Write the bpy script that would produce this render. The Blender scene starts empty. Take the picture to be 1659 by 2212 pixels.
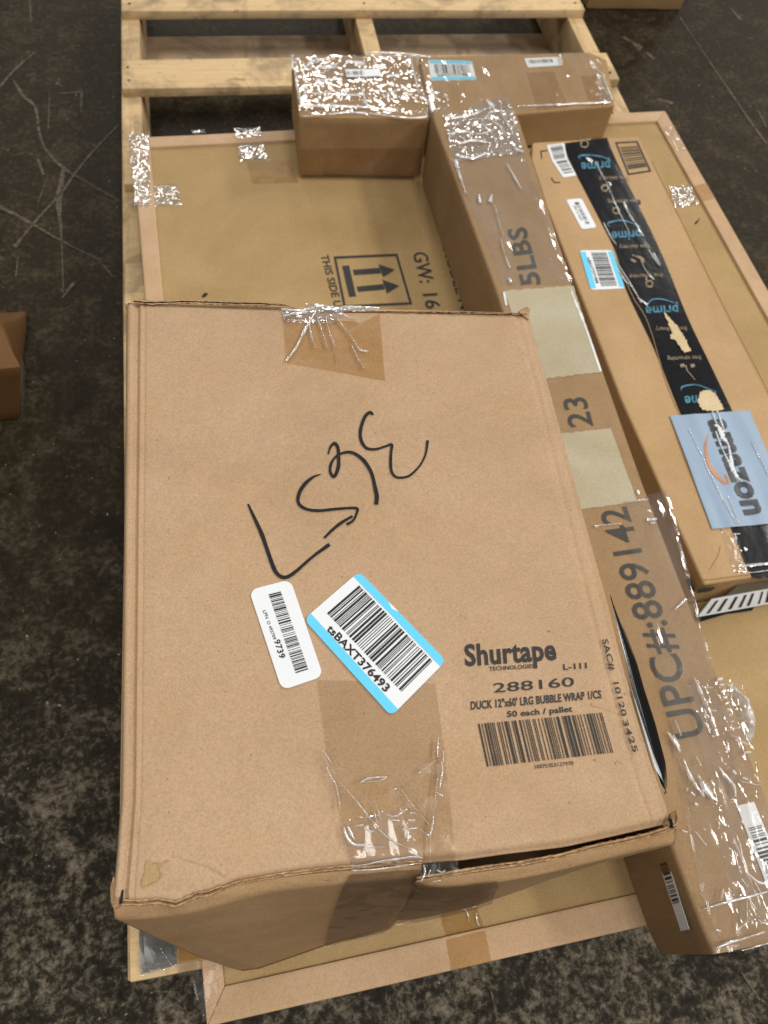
import bpy, bmesh, math, random
from mathutils import Vector, Matrix, noise
random.seed(7)
S = bpy.context.scene
COL = S.collection
# ------------------------------------------------------------------ camera
F, CX, CY, HH = 1685.0, 829.5, 1106.0, 2212.0
CAM = Vector((0, 0, 1.081))
d = Vector((-165, 950, F)).normalized()
yv = Vector((-593, -3206, F)); yv = (yv - d * yv.dot(d)).normalized()
uv = -d
xv = yv.cross(uv)
ROWS = (xv, yv, uv)                                  # world axes seen from the camera (x right, y down, z ahead)
cam_d = bpy.data.cameras.new('camera'); cam = bpy.data.objects.new('camera', cam_d); COL.objects.link(cam)
right = Vector((xv[0], yv[0], uv[0])); down = Vector((xv[1], yv[1], uv[1])); fwd = Vector((xv[2], yv[2], uv[2]))
m = Matrix((right, -down, -fwd)).transposed().to_4x4(); m.translation = CAM
cam.matrix_world = m
cam_d.sensor_fit = 'VERTICAL'; cam_d.sensor_height = 34.6; cam_d.lens = 34.6 * F / HH
cam_d.clip_start = 0.02; cam_d.clip_end = 200
cam_d.dof.use_dof = True; cam_d.dof.focus_distance = 0.62; cam_d.dof.aperture_fstop = 9.0
S.camera = cam
S.render.resolution_x = 768; S.render.resolution_y = 1024
S.view_settings.view_transform = 'Standard'; S.view_settings.look = 'None'
S.view_settings.exposure = -0.33; S.view_settings.gamma = 1.0
# ------------------------------------------------------------------ light: a warehouse under rows of ceiling lamps
W = bpy.data.worlds.new('World'); S.world = W; W.use_nodes = True
W.node_tree.nodes['Background'].inputs[0].default_value = (1.0, 0.97, 0.92, 1)
W.node_tree.nodes['Background'].inputs[1].default_value = 0.16
def lamp(x, y, z, sx, sy, e, col=(1, 0.965, 0.91)):
    l = bpy.data.lights.new('ceiling_lamp', 'AREA'); l.shape = 'RECTANGLE'; l.size = sx; l.size_y = sy
    l.energy = e; l.color = col
    o = bpy.data.objects.new('ceiling_lamp', l); COL.objects.link(o); o.location = (x, y, z)
    return o
for (x, y, e) in ((5.2, -1.4, 380), (6.2, 3.2, 320), (1.4, 9.8, 270), (-1.1, 8.8, 190), (-1.9, -1.0, 150), (1.0, -1.2, 130),
                  (-5.0, 3.5, 60), (6.6, 8.6, 270), (-4.6, 8.8, 80), (9.5, 3.0, 120), (3.6, -4.2, 130)):
    lamp(x, y, 6.0, 0.75, 2.4, e)

# ------------------------------------------------------------------ geometry of the place
def ray(p):
    c = Vector((p[0] - CX, p[1] - CY, F))
    return Vector((xv.dot(c), yv.dot(c), uv.dot(c)))
def wob(x, y, z):
    a = 0.0011 * noise.noise(Vector((x * 9 + z * 3, y * 9, 3.3)))
    return a
def at(p, z, off=0.0, w=True):
    r = ray(p); t = (z - CAM.z) / r.z
    P = CAM + r * t
    if w: P.z += wob(P.x, P.y, z)
    P.z += off
    return P
class HS:                                            # a level surface at height z
    def __init__(s, z, w=True): s.z = z; s.w = w
    def __call__(s, p, off=0.0): return at(p, s.z, off, s.w)
class VS:                                            # any plane
    def __init__(s, P0, n): s.P0 = Vector(P0); s.n = Vector(n).normalized()
    def __call__(s, p, off=0.0):
        r = ray(p); t = (s.P0 - CAM).dot(s.n) / r.dot(s.n)
        return CAM + r * t + s.n * off

# ------------------------------------------------------------------ materials
def lin(r, g, b):
    f = lambda v: (v / 255 / 12.92) if v <= 10 else (((v / 255 + 0.055) / 1.055) ** 2.4)
    return (f(r), f(g), f(b))
def newmat(name):
    m = bpy.data.materials.new(name); m.use_nodes = True; nt = m.node_tree
    b = nt.nodes['Principled BSDF']
    return m, nt, b
def N(nt, t, **k):
    n = nt.nodes.new(t)
    for a, v in k.items():
        if hasattr(n, a): setattr(n, a, v)
    return n
def noise_tex(nt, vec, scale, detail=4, rough=0.6, dist=0.0):
    n = N(nt, 'ShaderNodeTexNoise'); n.inputs['Scale'].default_value = scale; n.inputs['Detail'].default_value = detail
    n.inputs['Roughness'].default_value = rough; n.inputs['Distortion'].default_value = dist
    nt.links.new(vec, n.inputs['Vector']); return n.outputs['Fac']
def ramp(nt, fac, stops):
    r = N(nt, 'ShaderNodeValToRGB'); e = r.color_ramp.elements
    while len(e) < len(stops): e.new(0.5)
    for i, (p, c) in enumerate(stops):
        e[i].position = p; e[i].color = (c[0], c[1], c[2], 1) if not isinstance(c, (int, float)) else (c, c, c, 1)
    nt.links.new(fac, r.inputs[0]); return r.outputs[0]
def mixc(nt, fac, a, b, mode='MIX'):
    x = N(nt, 'ShaderNodeMix', data_type='RGBA', blend_type=mode)
    for s, v in ((x.inputs[0], fac), (x.inputs[6], a), (x.inputs[7], b)):
        if isinstance(v, (int, float)): s.default_value = v
        elif isinstance(v, tuple): s.default_value = (v[0], v[1], v[2], 1)
        else: nt.links.new(v, s)
    return x.outputs[2]
def mathn(nt, op, a, b=0.0, clamp=False):
    x = N(nt, 'ShaderNodeMath', operation=op); x.use_clamp = clamp
    for i, v in enumerate((a, b)):
        if isinstance(v, (int, float)): x.inputs[i].default_value = v
        else: nt.links.new(v, x.inputs[i])
    return x.outputs[0]
def objvec(nt, scale=(1, 1, 1), rot=(0, 0, 0)):
    tc = N(nt, 'ShaderNodeTexCoord'); mp = N(nt, 'ShaderNodeMapping')
    mp.inputs['Scale'].default_value = scale; mp.inputs['Rotation'].default_value = rot
    nt.links.new(tc.outputs['Object'], mp.inputs['Vector']); return mp.outputs[0]
def bump(nt, b, h, strength, dist):
    n = N(nt, 'ShaderNodeBump'); n.inputs['Strength'].default_value = strength; n.inputs['Distance'].default_value = dist
    nt.links.new(h, n.inputs['Height']); nt.links.new(n.outputs[0], b.inputs['Normal']); return n
def kraft(name, col, flute=0.0, flute_axis=0, rough=0.72, speck=1.0, spec=0.25, mott=1.0, warm=(0.9, 0.86, 0.74)):
    m, nt, b = newmat(name); v = objvec(nt)
    f1 = noise_tex(nt, v, 14, 5, 0.6, 0.3); f2 = noise_tex(nt, v, 420, 3, 0.7); f3 = noise_tex(nt, v, 120, 4, 0.7, 0.6)
    f4 = noise_tex(nt, objvec(nt, (1, 0.35, 1)), 1100, 2, 0.5)
    base = ramp(nt, f1, [(0.30, tuple(c * (1 - (1 - w) * mott * 0.9) for c, w in zip(col, warm))), (0.62, col), (0.85, tuple(min(1, c * 1.06) for c in col))])
    c = mixc(nt, mathn(nt, 'MULTIPLY', ramp(nt, f3, [(0.35, 1.0), (0.6, 0.0)]), 0.22 * speck), base, tuple(x * 0.72 for x in col))
    c = mixc(nt, mathn(nt, 'MULTIPLY', ramp(nt, f2, [(0.27, 1.0), (0.40, 0.0)]), 0.5 * speck), c, tuple(x * 0.55 for x in col))
    c = mixc(nt, mathn(nt, 'MULTIPLY', ramp(nt, f2, [(0.64, 0.0), (0.76, 1.0)]), 0.35 * speck), c, tuple(min(1, x * 1.35) for x in col))
    c = mixc(nt, mathn(nt, 'MULTIPLY', ramp(nt, f4, [(0.3, 1.0), (0.6, 0.0)]), 0.18), c, tuple(x * 0.7 for x in col))
    gr = noise_tex(nt, v, 620, 2, 0.8); c = mixc(nt, 1.0, c, ramp(nt, gr, [(0.30, 0.83), (0.5, 1.0), (0.70, 1.13)]), 'MULTIPLY')
    sm = noise_tex(nt, v, 5.5, 4, 0.6, 0.8); c = mixc(nt, 1.0, c, ramp(nt, sm, [(0.36, (0.90, 0.89, 0.86)), (0.55, (1.0, 1.0, 1.0)), (0.72, (1.05, 1.06, 1.07))]), 'MULTIPLY')
    # darker dirt flecks
    f5 = noise_tex(nt, v, 240, 1, 0.4)
    c = mixc(nt, mathn(nt, 'MULTIPLY', ramp(nt, f5, [(0.19, 1.0), (0.23, 0.0)]), 0.6 * speck), c, tuple(x * 0.25 for x in col))
    nt.links.new(c, b.inputs['Base Color'])
    b.inputs['Roughness'].default_value = rough; b.inputs['Specular IOR Level'].default_value = spec
    h = mathn(nt, 'ADD', mathn(nt, 'MULTIPLY', f2, 0.25), mathn(nt, 'MULTIPLY', noise_tex(nt, v, 26, 4, 0.55), 1.6))
    if flute:
        w = N(nt, 'ShaderNodeTexWave', wave_type='BANDS', bands_direction='X' if flute_axis == 0 else 'Y')
        w.inputs['Scale'].default_value = 42; w.inputs['Distortion'].default_value = 0.25
        nt.links.new(v, w.inputs['Vector'])
        h = mathn(nt, 'ADD', h, mathn(nt, 'MULTIPLY', w.outputs['Fac'], flute))
    bump(nt, b, h, 0.55, 0.0009)
    return m
def plain(name, col, rough=0.5, spec=0.5, coat=0.0, var=0.0, bmp=0.0, bscale=60):
    m, nt, b = newmat(name); b.inputs['Base Color'].default_value = (*col, 1)
    b.inputs['Roughness'].default_value = rough; b.inputs['Specular IOR Level'].default_value = spec
    b.inputs['Coat Weight'].default_value = coat; b.inputs['Coat Roughness'].default_value = 0.12
    if var or bmp:
        v = objvec(nt)
        if var:
            f = noise_tex(nt, v, 90, 5, 0.7)
            nt.links.new(ramp(nt, f, [(0.3, tuple(c * (1 - var) for c in col)), (0.7, tuple(min(1, c * (1 + var)) for c in col))]), b.inputs['Base Color'])
        if bmp: bump(nt, b, noise_tex(nt, v, bscale, 3, 0.5, 1.5), bmp, 0.004)
    return m
def ink(name, col, wear=0.5, gloss=0.5):             # print that has worn through in specks
    m, nt, b = newmat(name); b.inputs['Base Color'].default_value = (*col, 1); b.inputs['Roughness'].default_value = gloss
    out = nt.nodes['Material Output']; t = N(nt, 'ShaderNodeBsdfTransparent'); mx = N(nt, 'ShaderNodeMixShader')
    f = noise_tex(nt, objvec(nt), 900, 3, 0.7); g = noise_tex(nt, objvec(nt), 90, 3, 0.6)
    a = mathn(nt, 'MULTIPLY', ramp(nt, mathn(nt, 'ADD', mathn(nt, 'MULTIPLY', f, 0.6), mathn(nt, 'MULTIPLY', g, 0.5)), [(0.42, 1.0), (0.62, 0.0)]), wear)
    nt.links.new(a, mx.inputs[0]); nt.links.new(b.outputs[0], mx.inputs[1]); nt.links.new(t.outputs[0], mx.inputs[2])
    nt.links.new(mx.outputs[0], out.inputs[0]); return m
def film(name, tint=(1, 1, 1), k=1.5, base=0.03, haze=0.0, bumpd=0.004, bscale=60, rough=0.1, stretch=(1, 1, 1), hcol=(0.8, 0.79, 0.77), distort=1.0, cap=0.3, cell=120, tilt=0.35):
    m, nt, b = newmat(name); nt.nodes.remove(b); out = nt.nodes['Material Output']
    v = objvec(nt, stretch)
    n1 = noise_tex(nt, v, bscale, 3, 0.55, distort)
    vo = N(nt, 'ShaderNodeTexVoronoi', feature='DISTANCE_TO_EDGE'); vo.inputs['Scale'].default_value = bscale * 1.1
    ad = N(nt, 'ShaderNodeVectorMath', operation='ADD'); nn = N(nt, 'ShaderNodeTexNoise'); nn.inputs['Scale'].default_value = bscale * 0.6
    nt.links.new(v, nn.inputs['Vector']); sc = N(nt, 'ShaderNodeVectorMath', operation='SCALE'); sc.inputs['Scale'].default_value = 0.03
    nt.links.new(nn.outputs['Color'], sc.inputs[0]); nt.links.new(v, ad.inputs[0]); nt.links.new(sc.outputs[0], ad.inputs[1])
    nt.links.new(ad.outputs[0], vo.inputs['Vector'])
    h = n1
    vc = N(nt, 'ShaderNodeTexVoronoi', feature='F1'); vc.inputs['Scale'].default_value = cell; nt.links.new(ad.outputs[0], vc.inputs['Vector'])
    sub = N(nt, 'ShaderNodeVectorMath', operation='SUBTRACT'); sub.inputs[1].default_value = (0.5, 0.5, 0.5); nt.links.new(vc.outputs['Color'], sub.inputs[0])
    n2 = N(nt, 'ShaderNodeTexNoise'); n2.inputs['Scale'].default_value = bscale * 0.8; n2.inputs['Detail'].default_value = 1.5; nt.links.new(v, n2.inputs['Vector'])
    sb2 = N(nt, 'ShaderNodeVectorMath', operation='SUBTRACT'); sb2.inputs[1].default_value = (0.5, 0.5, 0.5); nt.links.new(n2.outputs['Color'], sb2.inputs[0])
    s1 = N(nt, 'ShaderNodeVectorMath', operation='SCALE'); s1.inputs['Scale'].default_value = tilt; nt.links.new(sub.outputs[0], s1.inputs[0])
    s2 = N(nt, 'ShaderNodeVectorMath', operation='SCALE'); s2.inputs['Scale'].default_value = tilt * 1.6; nt.links.new(sb2.outputs[0], s2.inputs[0])
    ge = N(nt, 'ShaderNodeNewGeometry')
    a1 = N(nt, 'ShaderNodeVectorMath', operation='ADD'); nt.links.new(ge.outputs['Normal'], a1.inputs[0]); nt.links.new(s1.outputs[0], a1.inputs[1])
    a2 = N(nt, 'ShaderNodeVectorMath', operation='ADD'); nt.links.new(a1.outputs[0], a2.inputs[0]); nt.links.new(s2.outputs[0], a2.inputs[1])
    bp = N(nt, 'ShaderNodeVectorMath', operation='NORMALIZE'); nt.links.new(a2.outputs[0], bp.inputs[0])
    fr = N(nt, 'ShaderNodeFresnel'); fr.inputs['IOR'].default_value = 1.5; nt.links.new(bp.outputs[0], fr.inputs['Normal'])
    fac = mathn(nt, 'ADD', mathn(nt, 'MULTIPLY', fr.outputs[0], k * 0.45), base * 0.5, True)
    fac = mathn(nt, 'MINIMUM', fac, cap)
    tr = N(nt, 'ShaderNodeBsdfTransparent'); tr.inputs[0].default_value = (*tint, 1)
    gl = N(nt, 'ShaderNodeBsdfGlossy'); gl.inputs['Roughness'].default_value = rough; nt.links.new(bp.outputs[0], gl.inputs['Normal'])
    base_sh = tr.outputs[0]
    if haze:
        df = N(nt, 'ShaderNodeBsdfDiffuse'); df.inputs[0].default_value = (*hcol, 1)
        mh = N(nt, 'ShaderNodeMixShader'); mh.inputs[0].default_value = haze
        nt.links.new(ramp(nt, noise_tex(nt, v, bscale * 0.7, 4, 0.7), [(0.3, haze * 0.3), (0.75, min(1, haze * 1.8))]), mh.inputs[0])
        nt.links.new(tr.outputs[0], mh.inputs[1]); nt.links.new(df.outputs[0], mh.inputs[2]); base_sh = mh.outputs[0]
    mx = N(nt, 'ShaderNodeMixShader'); nt.links.new(fac, mx.inputs[0]); nt.links.new(base_sh, mx.inputs[1]); nt.links.new(gl.outputs[0], mx.inputs[2])
    nt.links.new(mx.outputs[0], out.inputs[0]); return m
def wood(name, col, dark, axis):
    m, nt, b = newmat(name)
    st = (2.2, 34, 34) if axis == 0 else (34, 2.2, 34)
    v = objvec(nt, st); f = noise_tex(nt, v, 1.6, 6, 0.65, 1.2); g = noise_tex(nt, v, 9, 3, 0.6)
    st2 = objvec(nt)
    c = ramp(nt, f, [(0.28, tuple(x * 0.62 for x in col)), (0.45, tuple(x * 0.9 for x in col)), (0.7, col)])
    c = mixc(nt, mathn(nt, 'MULTIPLY', ramp(nt, g, [(0.3, 1.0), (0.55, 0.0)]), 0.3), c, tuple(x * 0.6 for x in col))
    s = noise_tex(nt, st2, 9, 5, 0.65, 0.8)
    c = mixc(nt, mathn(nt, 'MULTIPLY', ramp(nt, s, [(0.56 - 0.2 * dark, 0.0), (0.70 - 0.2 * dark, 1.0)]), 0.5), c, (0.11, 0.085, 0.06))
    s3 = noise_tex(nt, st2, 60, 4, 0.7); c = mixc(nt, mathn(nt, 'MULTIPLY', ramp(nt, s3, [(0.60, 0.0), (0.72, 1.0)]), 0.6), c, (0.10, 0.08, 0.06))
    k = N(nt, 'ShaderNodeTexVoronoi'); k.inputs['Scale'].default_value = 5.5; nt.links.new(st2, k.inputs['Vector'])
    c = mixc(nt, ramp(nt, k.outputs['Distance'], [(0.045, 0.85), (0.085, 0.0)]), c, (0.10, 0.055, 0.025))
    nt.links.new(c, b.inputs['Base Color']); b.inputs['Roughness'].default_value = 0.75; b.inputs['Specular IOR Level'].default_value = 0.25
    bump(nt, b, f, 0.6, 0.0015); return m

M = {}
M['kraft_top'] = kraft('kraft_pink', lin(177, 148, 119), flute=0.10, flute_axis=1, warm=(0.97, 0.95, 0.86))
M['kraft_dark'] = kraft('kraft_side', lin(182, 148, 110), flute=0.5, flute_axis=1, warm=(0.95, 0.93, 0.85))
M['kraft_torn'] = kraft('kraft_torn', lin(178, 146, 112), speck=2.2)
M['kraft_inner'] = kraft('kraft_inner', lin(165, 130, 90))
M['panel_face'] = kraft('kraft_yellow', lin(166, 139, 97), warm=(0.94, 0.93, 0.85), mott=0.9, speck=0.5)
M['panel_rail'] = kraft('kraft_rail', lin(190, 160, 130), speck=0.5)
M['beam'] = kraft('kraft_beam', lin(150, 123, 92), flute=0.35, flute_axis=1, speck=0.6)
M['tee'] = kraft('kraft_tee', lin(162, 131, 92), flute=0.3, flute_axis=0, speck=0.7)
M['ama'] = kraft('kraft_orange', lin(178, 147, 109), speck=0.5, warm=(0.97, 0.95, 0.88))
M['patch'] = kraft('pale_paper', lin(172, 163, 140), speck=0.35, rough=0.55)
M['ink'] = ink('black_ink', (0.020, 0.019, 0.018), 0.10, 0.7)
M['ink_solid'] = plain('label_ink', (0.012, 0.012, 0.013), 0.45)
M['ink_faded'] = ink('grey_ink', (0.038, 0.036, 0.032), 0.22, 0.7)
M['marker'] = plain('marker_ink', (0.012, 0.0115, 0.011), 0.6, 0.25, var=0.3)
M['label_white'] = plain('label_paper', (0.70, 0.73, 0.76), 0.45, 0.3, bmp=0.06)
M['label_blue'] = plain('label_blue', lin(98, 196, 232), 0.45, 0.3)
M['tape_brown'] = film('tape_tan', (0.87, 0.79, 0.64), 0.3, 0.0, 0.03, 0, 30, 0.4, hcol=(0.5, 0.4, 0.25), cap=0.04, cell=40, tilt=0.2)
M['tape_soft'] = film('tape_soft', (0.89, 0.86, 0.80), 0.6, 0.0, 0.03, 0, 30, 0.2, cap=0.12, cell=40, tilt=0.2)
M['tape_grey'] = film('tape_front', (0.70, 0.67, 0.64), 0.8, 0.02, 0.05, 0, 40, 0.25, hcol=(0.3, 0.28, 0.26), cap=0.15, cell=60, tilt=0.2)
M['crinkle'] = film('film_crinkled', (0.97, 0.96, 0.95), 1.2, 0.03, 0.05, 0, 34, 0.08, (2.4, 0.4, 1), cap=0.07, cell=90, tilt=0.20)
M['crinkle_h'] = film('film_crinkled_heavy', (0.95, 0.94, 0.93), 1.5, 0.30, 0.14, 0, 70, 0.12, (0.8, 1.2, 1), cap=0.35, cell=210, tilt=0.36)
M['crinkle_t'] = film('film_tee', (0.96, 0.93, 0.90), 1.2, 0.14, 0.07, 0, 40, 0.09, (0.35, 1.3, 1), cap=0.18, cell=170, tilt=0.19)
M['wad'] = film('film_gathered', (0.93, 0.91, 0.89), 1.4, 0.20, 0.16, 0, 45, 0.11, (0.5, 1.4, 1), cap=0.3, cell=120, tilt=0.30)
M['wrap'] = film('stretch_wrap', (0.95, 0.94, 0.92), 0.9, 0.02, 0.05, 0, 26, 0.10, (1.6, 0.5, 1), cap=0.12, cell=110, tilt=0.12)
M['wrap_side'] = film('stretch_wrap_side', (0.97, 0.95, 0.93), 0.7, 0.0, 0.05, 0, 20, 0.16, (1, 0.5, 1), hcol=(0.6, 0.55, 0.5), cap=0.12, cell=60, tilt=0.15)
M['grey_film'] = film('grey_film', (0.42, 0.43, 0.44), 1.0, 0.05, 0.5, 0, 24, 0.25, hcol=(0.13, 0.135, 0.14), cap=0.035, cell=40, tilt=0.12)
M['strand'] = film('film_fold', (1, 1, 1), 2.0, 0.3, 0.30, 0, 90, 0.12, cap=0.3, hcol=(0.9, 0.88, 0.84), cell=300, tilt=0.6)
M['glint'] = film('film_fold_white_glint', (1, 1, 1), 2.5, 0.6, 0.60, 0, 80, 0.14, hcol=(0.95, 0.95, 0.95), cap=0.4, cell=280, tilt=0.7)  # white diffuse colour painted in for bright highlights along the folds
M['black_tape'] = plain('black_tape', (0.008, 0.008, 0.010), 0.14, 0.5, var=0.3, bmp=0.05, bscale=40)
M['pale_print'] = ink('pale_print', lin(150, 132, 106), 0.85)
M['blue_print'] = ink('blue_print', lin(56, 128, 156), 0.75, 0.35)
M['torn_paper'] = kraft('torn_paper', lin(205, 185, 150), speck=1.5)
M['pouch'] = plain('pouch_plastic', lin(136, 156, 178), 0.42, 0.35, bmp=0.2, bscale=14)
M['orange'] = plain('orange_print', lin(176, 120, 74), 0.4)
M['black_plastic'] = plain('black_plastic', (0.004, 0.004, 0.005), 0.15, 0.6)
M['bubble'] = plain('bubble_film', (0.42, 0.47, 0.50), 0.25, 0.5, var=0.3, bmp=0.3)
M['wood'] = wood('pallet_wood', lin(218, 188, 143), 0.45, 0)
M['wood_y'] = wood('pallet_wood_long', lin(208, 178, 134), 0.5, 1)
M['wood_dirty'] = wood('pallet_wood_dirty', lin(196, 170, 140), 0.6, 0)
M['pen'] = plain('purple_mark', (0.02, 0.01, 0.05), 0.5)

def floor_mat():
    m, nt, b = newmat('worn_concrete'); v = objvec(nt)
    big = noise_tex(nt, v, 1.5, 3, 0.5, 0.4); mid = noise_tex(nt, v, 15, 9, 0.72, 0.6); fine = noise_tex(nt, v, 100, 6, 0.75, 0.3); vf = noise_tex(nt, v, 330, 3, 0.7)
    # worn patch near the front of the pallet: blotchy where the sealer has flaked off
    sx = N(nt, 'ShaderNodeSeparateXYZ'); nt.links.new(v, sx.inputs[0])
    worn = mathn(nt, 'ADD', mathn(nt, 'MULTIPLY', sx.outputs[1], -0.9), mathn(nt, 'MULTIPLY', big, 1.3))
    worn = ramp(nt, worn, [(0.0, 0.18), (0.62, 1.0)])
    # worn = 1 near y<0, 0 far
    dark = lin(43, 35, 22); c0 = ramp(nt, mathn(nt, 'ADD', mathn(nt, 'MULTIPLY', mid, 0.6), mathn(nt, 'MULTIPLY', fine, 0.4)), [(0.36, tuple(x * 0.55 for x in dark)), (0.5, dark), (0.66, tuple(x * 2.0 for x in dark))])
    blot = mathn(nt, 'ADD', mathn(nt, 'MULTIPLY', mid, 0.48), mathn(nt, 'MULTIPLY', fine, 0.52))
    c1 = ramp(nt, blot, [(0.42, (0.010, 0.008, 0.005)), (0.485, (0.026, 0.021, 0.013)), (0.52, (0.070, 0.059, 0.041)), (0.60, (0.21, 0.175, 0.128))])
    c = mixc(nt, mathn(nt, 'MULTIPLY', worn, 0.95), c0, c1)
    # pale scuffs and grit everywhere
    sc = mathn(nt, 'MULTIPLY', ramp(nt, noise_tex(nt, v, 24, 5, 0.62, 0.6), [(0.63, 0.0), (0.74, 1.0)]), ramp(nt, fine, [(0.42, 0.0), (0.6, 1.0)]))
    c = mixc(nt, mathn(nt, 'MULTIPLY', sc, 0.75), c, (0.15, 0.14, 0.12))
    gr = ramp(nt, noise_tex(nt, v, 130, 1, 0.4), [(0.765, 0.0), (0.79, 1.0)])
    c = mixc(nt, mathn(nt, 'MULTIPLY', gr, 0.8), c, (0.28, 0.26, 0.22))
    c = mixc(nt, mathn(nt, 'MULTIPLY', ramp(nt, vf, [(0.3, 1.0), (0.6, 0.0)]), 0.35), c, (0.012, 0.011, 0.009))
    nt.links.new(c, b.inputs['Base Color'])
    nt.links.new(ramp(nt, mid, [(0.3, 0.42), (0.7, 0.68)]), b.inputs['Roughness']); b.inputs['Specular IOR Level'].default_value = 0.09
    bump(nt, b, mathn(nt, 'ADD', mathn(nt, 'MULTIPLY', blot, worn), mathn(nt, 'MULTIPLY', fine, 0.2)), 0.5, 0.004)
    return m
M['floor'] = floor_mat()
def scratch_mat():
    m, nt, b = newmat('scratch'); out = nt.nodes['Material Output']
    b.inputs['Base Color'].default_value = (0.15, 0.122, 0.085, 1); b.inputs['Roughness'].default_value = 0.8
    t = N(nt, 'ShaderNodeBsdfTransparent'); mx = N(nt, 'ShaderNodeMixShader')
    f = noise_tex(nt, objvec(nt), 120, 4, 0.7)
    nt.links.new(ramp(nt, f, [(0.34, 0.9), (0.62, 0.25)]), mx.inputs[0])
    nt.links.new(b.outputs[0], mx.inputs[1]); nt.links.new(t.outputs[0], mx.inputs[2]); nt.links.new(mx.outputs[0], out.inputs[0]); return m
M['scratch'] = scratch_mat()

# ------------------------------------------------------------------ object helpers
def tag(o, label, cat=None, group=None, kind=None):
    if label: o['label'] = label
    if cat: o['category'] = cat
    if group: o['group'] = group
    if kind: o['kind'] = kind
    return o
def thing(name, loc, label, cat, group=None):
    o = bpy.data.objects.new(name, None); COL.objects.link(o); o.location = loc; o.empty_display_size = 0.05
    return tag(o, label, cat, group)
ROOT = {}
def origin(o):
    while o.parent: o = o.parent
    return Vector(o.location)
def mesh_obj(name, verts, faces, mat, parent=None, smooth=False, label=None, kind=None):
    me = bpy.data.meshes.new(name)
    o0 = origin(parent) if parent else Vector((0, 0, 0))
    me.from_pydata([tuple(Vector(v) - o0) for v in verts], [], faces); me.update()
    if smooth:
        for p in me.polygons: p.use_smooth = True
    me.materials.append(M[mat] if isinstance(mat, str) else mat)
    o = bpy.data.objects.new(name, me); COL.objects.link(o); o.parent = parent
    if label: o['label'] = label
    if kind: o['kind'] = kind
    return o
def bm_obj(name, bm, mat, parent=None, smooth=False, label=None, kind=None):
    bm.verts.ensure_lookup_table()
    for i, v in enumerate(bm.verts): v.index = i
    vs = [v.co.copy() for v in bm.verts]; fs = [[v.index for v in f.verts] for f in bm.faces]; bm.free()
    return mesh_obj(name, vs, fs, mat, parent, smooth, label, kind)
def hexa(name, top, bot, mat, parent, bev=0.003, cuts=9, w=True, jit=0.0, smooth=True, label=None):
    """a closed box from four top and four bottom corners, edges rounded, faces slightly wavy"""
    bm = bmesh.new(); v = [bm.verts.new(p) for p in list(top) + list(bot)]
    for f in ((0, 1, 2, 3), (7, 6, 5, 4), (0, 4, 5, 1), (1, 5, 6, 2), (2, 6, 7, 3), (3, 7, 4, 0)): bm.faces.new([v[i] for i in f])
    bmesh.ops.recalc_face_normals(bm, faces=bm.faces)
    if bev: bmesh.ops.bevel(bm, geom=list(bm.edges), offset=bev, segments=2, profile=0.5, affect='EDGES')
    if cuts:
        long_e = [e for e in bm.edges if e.calc_length() > 0.03]
        bmesh.ops.subdivide_edges(bm, edges=long_e, cuts=cuts, use_grid_fill=True)
    for q in bm.verts:
        if w: q.co.z += wob(q.co.x, q.co.y, top[0][2])
        if jit: q.co += Vector([jit * noise.noise(q.co * 16 + Vector((i * 7.7, 0, 0))) for i in range(3)]) * Vector((1, 1, 0)).length
    o = bm_obj(name, bm, mat, parent, False, label)
    if smooth:
        for p in o.data.polygons: p.use_smooth = True
        try: o.data.set_sharp_from_angle(angle=math.radians(40))
        except Exception: pass
    return o
def block(name, x0, x1, y0, y1, z0, z1, mat, parent, bev=0.002, cuts=0, jit=0.0, label=None, rot=0.0):
    T = [Vector(p) for p in ((x0, y0, z1), (x1, y0, z1), (x1, y1, z1), (x0, y1, z1))]
    c = Vector(((x0 + x1) / 2, (y0 + y1) / 2, 0)); R = Matrix.Rotation(rot, 3, 'Z')
    T = [R @ (p - c) + c for p in T]
    return hexa(name, T, [Vector((p.x, p.y, z0)) for p in T], mat, parent, bev, cuts, False, jit, True, label)
def bil(q, u, v):
    a = (q[0][0] + (q[1][0] - q[0][0]) * u, q[0][1] + (q[1][1] - q[0][1]) * u)
    b = (q[3][0] + (q[2][0] - q[3][0]) * u, q[3][1] + (q[2][1] - q[3][1]) * u)
    return (a[0] + (b[0] - a[0]) * v, a[1] + (b[1] - a[1]) * v)
def wbil(c, u, v): return (c[0].lerp(c[1], u)).lerp(c[3].lerp(c[2], u), v)
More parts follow.
